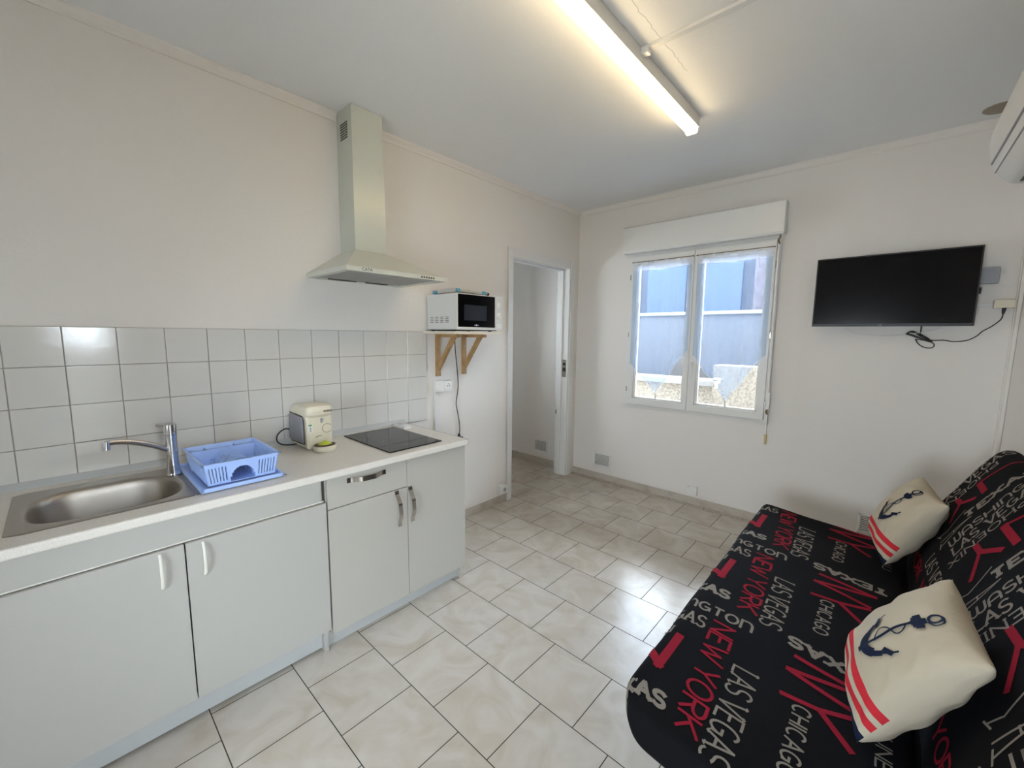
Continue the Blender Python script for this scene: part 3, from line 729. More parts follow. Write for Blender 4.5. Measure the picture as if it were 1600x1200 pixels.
mw = thing('microwave', 'white microwave oven with two dials on the wall shelf', 'microwave', (0.17, 0.2, 1.427))
MX0, MX1, MY0, MY1, MZ0, MZ1 = 0.020, 0.300, 0.004, 0.416, 1.437, 1.664
MB().box(MX0, MX1, MY0, MY1, MZ0, MZ1, 0.005).build('case', m_mw, mw)
vt = MB()
for i in range(4):
    for j in range(4): vt.box(0.055+i*0.052, 0.089+i*0.052, MY0-0.0006, MY0+0.001, 1.483+j*0.0105, 1.4865+j*0.0105)
vt.build('side_vents', m_dark, mw)
MB().box(MX1, MX1+0.022, MY0, 0.347, MZ0, MZ1, 0.003).build('door', m_mw, mw)
m_ovg = mat('oven_glass', (0.004, 0.004, 0.005), 0.12, spec=0.15)
gl = MB().box(MX1+0.020, MX1+0.0235, MY0+0.012, 0.340, MZ0+0.017, MZ1-0.006, 0.001).build('door_glass', m_ovg, mw)
MB().box(MX1+0.0235, MX1+0.0240, 0.065, 0.262, MZ0+0.060, MZ1-0.070, 0).build('mesh_window', mat('oven_mesh', (0.014, 0.016, 0.022), 0.4, spec=0.2), gl)
lg = MB()
for (a, z) in ((0, 0.004), (0, -0.004)):
    lg.box(MX1+0.0236, MX1+0.0242, 0.150, 0.190, MZ0+0.030+z*0.3-0.0009, MZ0+0.030+z*0.3+0.0009)
lg.box(-0.0003, 0.0003, -0.006, 0.006, -0.006, 0.006, 0, 0, 1, Matrix.Translation((MX1+0.0240, 0.170, MZ0+0.030)) @ Matrix.Rotation(math.pi/4, 4, 'X'))
lg.build('logo', m_grey, gl)
MB().box(MX1, MX1+0.019, 0.350, MY1, MZ0, MZ1, 0.003).build('control_panel', m_mw, mw)
for z in (1.603, 1.530):
    kb = MB().lathe([(0.022, 0), (0.022, 0.006), (0.018, 0.012), (0.015, 0.013)], (MX1+0.019, 0.382, z), axis='x')
    kb.box(MX1+0.028, MX1+0.038, 0.378, 0.386, z-0.017, z+0.017, 0.002); kb.build('dial', m_white, mw)
MB().box(MX1+0.0185, MX1+0.021, 0.356, 0.410, 1.452, 1.482, 0.001).build('door_button', m_white, mw)
ft = MB()
for x in (0.05, 0.27):
    for y in (0.03, 0.345): ft.cyl((x, y, 1.4272), (x, y, 1.438), 0.012, n=14)
ft.box(0.03, 0.29, 0.02, 0.39, 1.4320, 1.4375); ft.build('feet', m_black, mw)

fb = thing('folded_bundle', 'flat grey folded bundle with blue tape on top of the microwave', 'folded bundle', (0.15, 0.19, MZ1))
def bund(z0, z1, w0, w1):
    mb = MB()
    def f(u, v):
        t = 2*math.pi*v; ez = math.sin(t); ex = math.cos(t)
        x = 0.165+0.125*math.copysign(abs(ex)**0.25, ex); z = (z0+z1)/2+(z1-z0)/2*math.copysign(abs(ez)**0.5, ez)
        return (x, lerp(w0, w1, u), z+0.003*math.sin(u*7)*0.6+0.003*(1-u))
    V = mb.grid(f, 24, 32); mb.bm.faces.new(V[0][:-1]); mb.bm.faces.new(V[-1][:-1]); bmesh.ops.remove_doubles(mb.bm, verts=mb.bm.verts, dist=1e-5); return mb
bund(MZ1+0.0035, MZ1+0.030, 0.030, 0.300).build('folded_sheet', m_foil, fb)
for q_ in ((0.284, 0.2935, 0.030, 0.062, MZ1+0.010, MZ1+0.030), (0.284, 0.2935, 0.255, 0.285, MZ1+0.008, MZ1+0.0275), (0.06, 0.10, 0.0245, 0.031, MZ1+0.001, MZ1+0.024)): MB().box(*q_, 0.001).build('tape', m_tape, fb)

MB().cyl((0.272, 0.300, MZ1+0.014), (0.272, 0.325, MZ1+0.013), 0.012).build('end_cap', m_black, fb)

# socket on its trunking, microwave cord
sk2 = thing('wall_socket', 'double-depth socket on vertical trunking under the shelf', 'wall socket', (0.02, 0.12, 1.0))
MB().box(0.001, 0.018, 0.062, 0.088, 0.30, 1.086, 0.002).build('trunking', m_trim, sk2)
MB().box(0.001, 0.040, 0.060, 0.130, 1.007, 1.088, 0.003).build('back_box', m_white, sk2)
fp = MB().box(0.018, 0.046, 0.128, 0.190, 1.012, 1.084, 0.003).build('socket_face', m_white, sk2)
hl = MB()
for (y, z) in ((0.150, 1.047), (0.168, 1.047), (0.159, 1.060)): hl.cyl((0.0455, y, z), (0.0468, y, z), 0.0035, n=10)
hl.build('pin_holes', m_dark, fp)
MB().tube([(0.012, 0.246, 1.408), (0.012, 0.250, 1.30), (0.012, 0.262, 1.20), (0.012, 0.272, 1.10), (0.012, 0.276, 1.03), (0.012, 0.262, 0.95), (0.012, 0.256, 0.90), (0.012, 0.270, 0.83), (0.012, 0.284, 0.76), (0.012, 0.288, 0.70), (0.014, 0.280, 0.672)], 0.0032, 8).build('power_cord', m_black, mw)
MB().cyl((0.014, 0.281, 0.676), (0.018, 0.277, 0.655), 0.007, 0.012, 14).box(0.003, 0.040, 0.262, 0.300, 0.628, 0.655, 0.006).build('plug', m_black, mw)
so = thing('wall_socket', 'low white socket just left of the doorway', 'wall socket', (0.02, 0.75, 0.13))
MB().box(0.001, 0.038, 0.706, 0.772, 0.083, 0.160, 0.004).build('back_box', m_white, so)
MB().box(0.030, 0.046, 0.716, 0.778, 0.090, 0.155, 0.004).build('socket_face', m_white, so)
MB().cyl((0.0455, 0.747, 0.122), (0.0470, 0.747, 0.122), 0.018, n=22).build('socket_well', m_grey, so)
so = thing('wall_socket', 'small white junction box low on the wall below the window', 'wall socket', (1.2, DY-0.02, 0.10))
MB().box(1.162, 1.238, DY-0.028, DY-0.001, 0.088, 0.165, 0.004).build('cover', m_white, so)
MB().box(1.166, 1.174, DY-0.0290, DY-0.0275, 0.150, 0.156).build('indicator', m_dark, so)
sw = thing('light_switch', 'square white light switch between the doorway and the corner', 'light switch', (0.06, DY-0.01, 1.06))
MB().box(0.008, 0.072, DY-0.010, DY-0.001, 1.064, 1.142, 0.003).build('plate', m_white, sw)
MB().box(0.020, 0.060, DY-0.014, DY-0.009, 1.076, 1.130, 0.003).build('rocker', m_white, sw)

# wall grilles
gr = thing('wall_grille', 'louvred wall grille low between the doorway and the window', 'grille', (0.333, DY-0.01, 0.133), 'low louvred ventilation grilles')
g = MB()
for (a, b_, c0, c1) in ((0.243, 0.256, 0.130, 0.262), (0.412, 0.425, 0.130, 0.262), (0.243, 0.425, 0.130, 0.143), (0.243, 0.425, 0.249, 0.262)): g.box(a, b_, DY-0.010, DY-0.001, c0, c1, 0.002)
g.build('frame', m_white, gr)
MB().box(0.256, 0.412, DY-0.0030, DY-0.001, 0.143, 0.249).build('opening', m_dark, gr)
g = MB()
for k in range(9):
    z = 0.1465+k*0.0115
    g.box(-0.078, 0.078, -0.004, 0.003, -0.0016, 0.0016, 0, 0, 1, Matrix.Translation((0.334, DY-0.007, z+0.003)) @ Matrix.Rotation(math.radians(32), 4, 'X'))
g.build('louvres', m_white, gr)
copy_tree(gr, (2.02, 0, -0.010), 'louvred wall grille behind the far end of the sofa')
copy_tree(gr, (-0.765, 0, 0.0), 'louvred wall grille in the room beyond the doorway')

# ------------------------------------------------------------------ far window
FZ0, FZ1 = 0.770, 2.130
f = MB()
for (x0, x1, z0_, z1_) in ((0.548, 0.590, FZ0, FZ1), (1.650, 1.698, FZ0, FZ1), (0.589, 1.651, FZ0+0.0005, FZ0+0.035), (0.589, 1.651, FZ1-0.045, FZ1-0.0005)):
    f.box(x0, x1, DY-0.014, DY-0.0005, z0_, z1_)
for (x0, x1, z0_, z1_) in ((0.5865, 0.600, WZ0+0.002, WZ1-0.002), (1.640, 1.6535, WZ0+0.002, WZ1-0.002), (0.600, 1.640, WZ0+0.002, WZ0+0.02), (0.600, 1.640, WZ1-0.06, WZ1-0.002)):
    f.box(x0, x1, DY+0.001, DY+0.05, z0_, z1_)
win = struct('window_1', f, m_frame, 'white two-leaf window with sheer curtains and a shutter box', 'window')
for (x0, x1, st_l, st_r) in ((0.575, 1.112, 0.075, 0.052), (1.114, 1.672, 0.078, 0.062)):
    z0_, z1_ = 0.796, 2.092; zb_ = 0.860; zt2 = 2.03
    q = MB()
    q.box(x0, x0+st_l-0.02, DY-0.034, DY+0.030, z0_, z1_, 0.004).box(x1-st_r+0.015, x1, DY-0.034, DY+0.030, z0_, z1_, 0.004)
    q.box(x0, x1, DY-0.0335, DY+0.030, z0_, zb_-0.008, 0.004).box(x0, x1, DY-0.0335, DY+0.030, zt2, z1_, 0.004)
    xa, xb = x0+st_l-0.022, x1-st_r+0.017
    for (a, b_, c0, c1) in ((xa, xa+0.018, zb_-0.012, zt2+0.004), (xb-0.018, xb, zb_-0.012, zt2+0.004), (xa, xb, zb_-0.012, zb_+0.006), (xa, xb, zt2-0.012, zt2+0.004)):
        q.box(a, b_, DY-0.020, DY+0.016, c0, c1, 0.005)
    lf = q.build('casement', m_frame, win)
    MB().box(xa+0.008, xb-0.008, DY-0.002, DY+0.004, zb_-0.004, zt2-0.004).build('pane', m_glass, lf)
hg = MB()
for x in (0.571, 1.676):
    for z in (0.93, 1.42, 1.92): hg.cyl((x, DY-0.028, z-0.022), (x, DY-0.028, z+0.022), 0.006, n=10)
hg.build('hinges', m_satin, win)
h = MB().box(1.128, 1.154, DY-0.042, DY-0.033, 1.165, 1.205, 0.003).cyl((1.141, DY-0.04, 1.19), (1.141, DY-0.064, 1.19), 0.008).box(1.132, 1.150, DY-0.070, DY-0.058, 1.065, 1.200, 0.004)
h.build('handle', m_white, win)
# roller shutter box
sb = MB().prism([(DY-0.002, 2.155), (DY-0.002, 2.342), (DY-0.088, 2.342), (DY-0.100, 2.332), (DY-0.100, 2.135), (DY-0.090, 2.118), (DY-0.040, 2.118), (DY-0.030, 2.150)], 'x', 0.520, 1.715)
sbo = thing('shutter_box', 'long white roller shutter box above the window', 'shutter box', (1.11, DY-0.05, 2.12))
sb.build('casing', m_frame, sbo, sharp=30)
MB().box(0.517, 0.5205, DY-0.099, DY-0.002, 2.13, 2.340, 0.001).build('end_cap', m_frame, sbo); MB().box(1.7145, 1.718, DY-0.099, DY-0.002, 2.13, 2.340, 0.001).build('end_cap', m_frame, sbo)
# crank
ck = thing('shutter_crank', 'thin white shutter crank rod hanging right of the window', 'crank', (1.70, DY-0.06, 0.66))
MB().tube([(1.690, DY-0.05, 2.118), (1.690, DY-0.052, 2.10), (1.684, DY-0.066, 2.085), (1.688, DY-0.072, 2.07), (1.692, DY-0.062, 2.055)], 0.005, 8, mi=0).build('joint', m_brass, ck)
MB().cyl((1.690, DY-0.060, 2.06), (1.698, DY-0.060, 0.955), 0.0062, n=12).build('rod', m_white, ck)
MB().box(1.690, 1.712, DY-0.070, DY-0.052, 0.885, 1.010, 0.004).build('clip_sleeve', m_white, ck)
MB().tube([(1.701, DY-0.06, 0.89), (1.695, DY-0.066, 0.868), (1.701, DY-0.060, 0.85)], 0.006, 8).build('swivel', m_brass, ck)
MB().cyl((1.701, DY-0.060, 0.855), (1.703, DY-0.060, 0.695), 0.004, n=10).build('lower_rod', m_white, ck)
MB().cyl((1.703, DY-0.060, 0.70), (1.703, DY-0.060, 0.625), 0.0085, 0.0075, n=12).build('grip', m_yell, ck)

# curtains
def curtain(x0, x1, tipx, lab, flip):
    c = thing('curtain', lab, 'curtain', ((x0+x1)/2, DY-0.045, 0.88), 'sheer white curtains on the window leaves')
    yc_ = DY-0.047; ztop = 2.012; zs = 1.27 if flip else 1.15; tip = 0.905
    zsl, zsr = (1.15, 1.29) if not flip else (1.25, 1.27)
    def low(u):
        x = lerp(x0, x1, u)
        if x < tipx: t = (x-x0)/(tipx-x0); z = lerp(zsl, tip, t**1.1)
        else: t = (x1-x)/(x1-tipx); z = lerp(zsr, tip, t**1.1)
        return z+0.008*abs(math.sin(t*math.pi*7))
    def f(u, v):
        z = lerp(low(u), ztop, v); x = lerp(x0, x1, u)
        sw_ = 0.0055*math.sin(u*math.pi*9)*(0.5+0.5*v)+0.004*math.sin(u*5.1+v*2.2)
        x += 0.006*math.sin(u*math.pi*6+1)*(1-v)
        return (x, yc_+sw_, z)
    mb = MB(); V = mb.grid(f, 72, 30); mb.build('voile_panel', m_voile, c, sharp=None, recalc=False)
    hm = MB()
    def fh(u, v): p = f(u, 0); return (p[0], p[1]-0.0012, p[2]+0.0055*v)
    hm.grid(fh, 72, 1)
    hm.build('hem', m_hem, c, sharp=None, recalc=False); hm = MB()
    hm.grid(lambda u, v: (lambda p: (p[0], p[1]-0.0015, p[2]+0.001))(f(u, lerp(0.955, 1.0, v))), 72, 2)
    n_t = 6
    for k in range(n_t):
        xc = lerp(x0+0.025, x1-0.025, k/(n_t-1)); ww = 0.018
        def tab(u, v, xc=xc):
            t = math.pi*v*1.0
            return (xc+(u-0.5)*2*ww*0.9, yc_-0.009*math.cos(t)*1.0, 2.008+0.034*math.sin(t)**0.7 if 0 < v < 1 else 2.004)
        hm.grid(tab, 3, 10)
    hm.build('heading_tabs', m_hem, c, sharp=None, recalc=False)
    MB().tube([(x0-0.004, yc_, 2.044), (x1+0.004, yc_, 2.044)], 0.0028, 8, sub=1).cyl((x0-0.006, yc_, 2.044), (x0-0.006, DY-0.034, 2.044), 0.0045, n=8).cyl((x1+0.006, yc_, 2.044), (x1+0.006, DY-0.034, 2.044), 0.0045, n=8).build('rod', m_brass, c)
    MB().cyl((tipx, yc_-0.001, 0.912), (tipx, yc_-0.001, 0.868), 0.0035, 0.007, n=10).build('tassel', m_white, c)
    return c
curtain(0.598, 1.100, 0.853, 'sheer white pointed curtain on the left window leaf', False)
curtain(1.140, 1.655, 1.412, 'sheer white pointed curtain on the right window leaf', True)

# ------------------------------------------------------------------ television, cables
tv = thing('television', 'flat black television mounted on the end wall', 'television', (2.29, DY-0.05, 1.48))
TX0, TX1, TZ0, TZ1, TY = 1.925, 2.652, 1.480, 1.912, DY-0.120
MB().box(TX0, TX1, TY+0.001, TY+0.014, TZ0, TZ1, 0.003).box(TX0+0.06, TX1-0.06, TY+0.013, TY+0.050, TZ0+0.03, TZ1-0.12, 0.01).build('housing', m_black, tv)
MB().box(TX0+0.007, TX1-0.007, TY-0.001, TY+0.002, TZ0+0.016, TZ1-0.008, 0.0008).build('screen', m_gloss, tv)
MB().text('LG', 0.012, Matrix.Translation((2.265, TY-0.0006, TZ0+0.008)) @ Matrix.Rotation(math.pi/2, 4, 'X'), ext=0.0008).build('logo', m_grey, tv)
MB().box(TX1-0.060, TX1+0.012, DY-0.08, DY-0.069, 1.655, 1.690, 0.003).build('bracket_arm', m_dblack, tv)
MB().box(2.22, 2.36, DY-0.070, DY-0.001, 1.62, 1.76, 0.002).build('wall_bracket', m_dblack, tv)
jb = MB().box(2.625, 2.728, DY-0.040, DY-0.001, 1.712, 1.800, 0.004)
tag(jb.build('junction_box', m_grey), 'grey wall box half hidden behind the television', 'junction box')
st = thing('power_strip', 'cream multi-socket block on the wall right of the television', 'power strip', (2.76, DY-0.02, 1.578))
MB().box(2.722, 2.798, DY-0.042, DY-0.001, 1.578, 1.622, 0.003).build('casing', m_cream, st)
MB().box(2.640, 2.722, DY-0.020, DY-0.001, 1.588, 1.606, 0.002).build('trunking', m_trim, st)
pg = MB().cyl((2.762, DY-0.030, 1.578), (2.760, DY-0.030, 1.545), 0.009, 0.005, 12)
pg.build('plug', m_black, tv)
YY = DY-0.030
def wp(u, v): return Vector((u, YY, v))
c = MB().tube([wp(2.760, 1.547), wp(2.755, 1.515), wp(2.725, 1.478), wp(2.695, 1.452), wp(2.675, 1.425), wp(2.64, 1.400), wp(2.59, 1.392), wp(2.55, 1.400), wp(2.51, 1.398), wp(2.47, 1.398), wp(2.43, 1.405)], 0.0026, 8)
c.tube([(2.447, DY-0.060, 1.50), wp(2.449, 1.45), wp(2.447, 1.425)], 0.0030, 8)
c.build('power_cord', m_black, tv)
bn = MB(); random.seed(11)
for k in range(5):
    j = lambda: random.uniform(-0.006, 0.006)
    bn.tube([wp(2.392+j(), 1.440+j())+Vector((0, j(), 0)), wp(2.42+j(), 1.446+j()), wp(2.47+j(), 1.412+j())+Vector((0, j(), 0)), wp(2.503+j(), 1.393+j()), wp(2.48+j(), 1.400+j()), wp(2.42+j(), 1.425+j()), wp(2.390+j(), 1.437+j())], 0.0028, 7)
bn.tube([wp(2.43, 1.405), wp(2.447, 1.375), wp(2.475, 1.355), wp(2.505, 1.355), wp(2.512, 1.375), wp(2.49, 1.395)], 0.0026, 8)
bn.build('cord_bundle', m_black, tv)
c = MB().tube([(2.075, DY-0.03, 1.50), (2.10, DY-0.02, 1.465), (2.17, DY-0.012, 1.435), (2.27, DY-0.010, 1.424), (2.38, DY-0.018, 1.432), (2.46, DY-0.045, 1.447), (2.52, DY-0.03, 1.465), (2.56, DY-0.02, 1.49)], 0.0020, 6)
c.tube([(2.672, DY-0.012, 1.60), (2.672, DY-0.014, 1.57), (2.655, DY-0.016, 1.53), (2.62, DY-0.016, 1.50)], 0.0025, 6)
c.build('aerial_cable', m_white, tv)
c = MB().box(2.800, WX-0.001, DY-0.020, DY-0.001, 0.09, HZ-0.05, 0.003).box(WX-0.016, WX-0.001, DY-0.05, DY-0.020, 0.09, HZ-0.05, 0.003)
struct('trim_4', c, m_wall, 'painted cable trunking down the right corner', 'trunking')

# ------------------------------------------------------------------ air conditioner
ac = thing('air_conditioner', 'white wall-mounted air conditioner above the sofa', 'air conditioner', (2.70, 0.80, 2.08))
prof = [(WX-0.002, 2.100), (WX-0.002, 2.405), (2.640, 2.405), (2.612, 2.395), (2.590, 2.370), (2.575, 2.320), (2.570, 2.265), (2.577, 2.205), (2.590, 2.160), (2.612, 2.122), (2.645, 2.088), (2.675, 2.080), (2.700, 2.082)]
ab = MB(); ab.prism(prof, 'y', 0.40, 1.19)
cen = (2.70, 2.24)
for (ya, yb) in ((0.40, 0.385), (1.19, 1.205)):
    n = len(prof); A = [ab.bm.verts.new((x, ya, z)) for x, z in prof]
    Bq = [ab.bm.verts.new((WX-0.002 if x > WX-0.01 else cen[0]+(x-cen[0])*0.93, yb, cen[1]+(z-cen[1])*0.96)) for x, z in prof]
    for i in range(n): ab.bm.faces.new((A[i], A[(i+1) % n], Bq[(i+1) % n], Bq[i]))
    ab.bm.faces.new(Bq)
ab.build('casing', m_white, ac, sharp=40)
MB().box(2.5805, 2.586, 0.44, 1.17, 2.172, 2.180, 0.001).build('accent_strip', m_grey, ac)
MB().box(2.597, 2.6045, 0.40, 1.19, 2.140, 2.1425).build('panel_seam', m_grey, ac)
MB().box(-0.055, 0.055, 0.46, 1.13, -0.002, 0.002, 0, 0, 1, Matrix.Translation((2.722, 0, 2.0800)) @ Matrix.Rotation(math.radians(-4), 4, 'Y')).build('air_outlet', m_black, ac)
vt = thing('ceiling_vent', 'round beige ceiling vent near the air conditioner', 'ceiling vent', (2.635, 1.665, HZ-0.012))
m_vent = mat('aged_beige_plastic', (0.30, 0.26, 0.20), 0.5)
MB().lathe([(0.065, 0), (0.065, -0.004), (0.055, -0.010), (0.040, -0.012)], (2.635, 1.665, HZ-0.0005)).build('rim', m_vent, vt)
MB().lathe([(0.038, 0), (0.036, -0.003), (0.010, -0.004)], (2.635, 1.665, HZ-0.0125)).build('disc', m_vent, vt)

# ------------------------------------------------------------------ ceiling light
cl = thing('ceiling_light', 'long lit fluorescent tube light on the ceiling', 'ceiling light', (1.43, 0.0, HZ-0.08))
LX0, LX1, LY0, LY1 = 1.402, 1.462, -0.77, 0.745
MB().box(LX0+0.004, LX1, LY0, LY1, HZ-0.059, HZ-0.001, 0.003).build('batten', m_white, cl)
df = MB(); pr_ = [(LX0-0.002, HZ-0.058), (LX0-0.005, HZ-0.072), (LX0+0.004, HZ-0.084), (LX0+0.020, HZ-0.090), (LX1-0.022, HZ-0.090), (LX1-0.010, HZ-0.084), (LX1-0.004, HZ-0.070), (LX1-0.003, HZ-0.060)]
df.prism(pr_, 'y', LY0+0.004, LY1-0.016); df.box(LX0-0.003, LX1-0.005, LY1-0.030, LY1-0.006, HZ-0.089, HZ-0.060, 0.010, 0, 4)
df.build('diffuser', m_tube, cl, sharp=50)
c = MB().box(LX1, WX-0.002, 0.036, 0.062, HZ-0.014, HZ-0.0005, 0.002).box(LX1-0.004, LX1+0.030, 0.034, 0.064, HZ-0.030, HZ-0.001, 0.003)
tag(c.build('ceiling_trunking', m_trim), 'white cable trunking across the ceiling from the tube light', 'trunking')
cr = MB(); random.seed(5)
pts = [(1.536, -0.30)]
for k in range(28): pts.append((1.538+random.uniform(-0.004, 0.004)+0.0003*k, -0.30+0.022*(k+1)))
for k in range(len(pts)-1):
    (xa, ya), (xb, yb) = pts[k], pts[k+1]; wd = 0.0008
    vs = [cr.bm.verts.new(v) for v in ((xa-wd, ya, HZ-0.0004), (xa+wd, ya, HZ-0.0004), (xb+wd, yb, HZ-0.0004), (xb-wd, yb, HZ-0.0004))]
    cr.bm.faces.new(vs)
struct('trim_5', cr, mat('hairline_crack', (0.38, 0.36, 0.33), 0.9), 'fine crack in the ceiling paint beside the light', 'crack')

# ------------------------------------------------------------------ sofa with printed cover
def arc(cx, cy, rx, ry, a0, a1, n=12): return [(cx+rx*math.cos(math.radians(a0+(a1-a0)*i/n)), cy+ry*math.sin(math.radians(a0+(a1-a0)*i/n))) for i in range(n+1)]
G = {
 'A': (0.9, [[(0, 0), (.5, 1), (1, 0)], [(.22, .36), (.78, .36)]]), 'C': (0.85, [arc(.52, .5, .5, .5, 45, 315, 18)]),
 'E': (0.7, [[(1, 1), (0, 1), (0, 0), (1, 0)], [(0, .52), (.8, .52)]]), 'G': (0.9, [arc(.5, .5, .5, .5, 50, 335, 18), [(.55, .45), (.97, .45), (.97, .1)]]),
 'H': (0.85, [[(0, 0), (0, 1)], [(1, 0), (1, 1)], [(0, .5), (1, .5)]]), 'I': (0.12, [[(.5, 0), (.5, 1)]]), 'J': (0.6, [[(1, 1), (1, .25)]+arc(.5, .25, .5, .25, 0, -170, 8)]),
 'K': (0.85, [[(0, 0), (0, 1)], [(1, 1), (0, .42)], [(.3, .6), (1, 0)]]), 'L': (0.65, [[(0, 1), (0, 0), (1, 0)]]), 'N': (0.85, [[(0, 0), (0, 1), (1, 0), (1, 1)]]),
 'M': (1.0, [[(0, 0), (0, 1), (.5, .2), (1, 1), (1, 0)]]), 'O': (0.95, [arc(.5, .5, .5, .5, 0, 360, 24)]), 'P': (0.7, [[(0, 0), (0, 1), (.55, 1)]+arc(.55, .75, .45, .25, 80, -90, 8)+[(0, .5)]]),
 'R': (0.8, [[(0, 0), (0, 1), (.55, 1)]+arc(.55, .75, .45, .25, 80, -90, 8)+[(0, .5)], [(.4, .5), (1, 0)]]),
 'S': (0.75, [arc(.5, .75, .48, .25, 35, 270, 10)+arc(.5, .25, .5, .25, 90, -145, 10)]), 'T': (0.8, [[(0, 1), (1, 1)], [(.5, 1), (.5, 0)]]),
 'U': (0.85, [[(0, 1), (0, .3)]+arc(.5, .3, .5, .3, 180, 360, 10)+[(1, 1)]]), 'V': (0.9, [[(0, 1), (.5, 0), (1, 1)]]), 'W': (1.25, [[(0, 1), (.27, 0), (.5, .8), (.73, 0), (1, 1)]]),
 'X': (0.85, [[(0, 0), (1, 1)], [(0, 1), (1, 0)]]), 'Y': (0.85, [[(0, 1), (.5, .45), (1, 1)], [(.5, .45), (.5, 0)]]), 'Z': (0.8, [[(0, 1), (1, 1), (0, 0), (1, 0)]]),
 ' ': (0.25, [])}
UNC = dict(G)
UNC['W'] = (1.15, [[(0, 1), (0, .25)]+arc(.25, .25, .25, .25, 180, 360, 8)+[(.5, .9), (.5, .25)]+arc(.75, .25, .25, .25, 180, 360, 8)+[(1, 1)]])
UNC['N'] = (0.85, [[(0, 0), (0, 1)]+arc(.5, .55, .5, .45, 110, 0, 8)+[(1, 0)]]); UNC['A'] = (0.85, [[(0, 0), (0, .55)]+arc(.5, .55, .5, .45, 180, 0, 10)+[(1, 0)], [(0, .35), (1, .35)]])
def lay_text(txt, length, h, th, serif=0.0, font=G, slab=False, gap=0.28, contrast=1.0):
    """strokes in text space (along, up): list of (polyline, thickness)"""
    wd = sum(font[c][0]+gap for c in txt)-gap; k = length/wd; out = []; x = 0
    for c in txt:
        w_, st_ = font[c]
        for pl in st_:
            pts = [(x*k+p[0]*w_*k, p[1]*h) for p in pl]; out.append((pts, th))
            if serif:
                for (e, o_) in ((pts[0], pts[1]), (pts[-1], pts[-2])):
                    if (abs(e[1]) < 1e-6 or abs(e[1]-h) < 1e-6) and abs(e[1]-o_[1]) > 0.25*h and c not in 'SCGOJ':
                        sy = e[1]+(th*0.35 if e[1] < 1e-6 else -th*0.35)
                        out.append(([(e[0]-serif, sy), (e[0]+serif, sy)], th*(0.9 if slab else 0.6)))
        x += w_+gap
    return out
def ribbon(mb, pts, th, mapf, mi, step=0.012):
    P2 = [Vector(p) for p in pts]; Q = [P2[0]]
    for a, b_ in zip(P2, P2[1:]):
        n = max(1, int((b_-a).length/step))
        for k in range(1, n+1): Q.append(a.lerp(b_, k/n))
    # split at sharp corners
    runs = [[Q[0]]]
    for i in range(1, len(Q)):
        runs[-1].append(Q[i])
        if i < len(Q)-1:
            u = (Q[i]-Q[i-1]).normalized(); v = (Q[i+1]-Q[i]).normalized()
            if u.dot(v) < 0.6: runs.append([Q[i]])
    for R in runs:
        L = []
        for i, p in enumerate(R):
            t = (R[min(i+1, len(R)-1)]-R[max(i-1, 0)]); t = t.normalized() if t.length > 1e-9 else Vector((1, 0))
            ex = t*th*0.42 if i == len(R)-1 and len(R) > 2 and False else Vector((0, 0))
            nrm = Vector((-t.y, t.x))*th/2
            L.append((p-nrm, p+nrm))
        if len(runs) > 1:      # extend the ends a little so that corners close
            for idx, sg in ((0, -1), (-1, 1)):
                a = R[0] if idx == 0 else R[-1]; b_ = R[1] if idx == 0 else R[-2]
                dvec = (a-b_).normalized()*th*0.35; L[idx] = (L[idx][0]+dvec, L[idx][1]+dvec)
        for (a0, a1), (b0, b1) in zip(L, L[1:]):
            nx = max(1, int(th/step+0.5))
            for j in range(nx):
                t0, t1 = j/nx, (j+1)/nx
                pp = [mapf(*q) for q in (a0.lerp(a1, t0), b0.lerp(b1, t0), b0.lerp(b1, t1), a0.lerp(a1, t1))]
                if any(x is None for x in pp): continue
                f = mb.bm.faces.new([mb.bm.verts.new(x) for x in pp]); f.material_index = mi; f.smooth = True
def put(mb, strokes, org, dirv, mapf, mi, upv=None):
    dx, dy = dirv; ux, uy = upv if upv else (-dy, dx)
    for pts, th in strokes:
        ribbon(mb, [(org[0]+a*dx+b_*ux, org[1]+a*dy+b_*uy) for a, b_ in pts], th, mapf, mi)

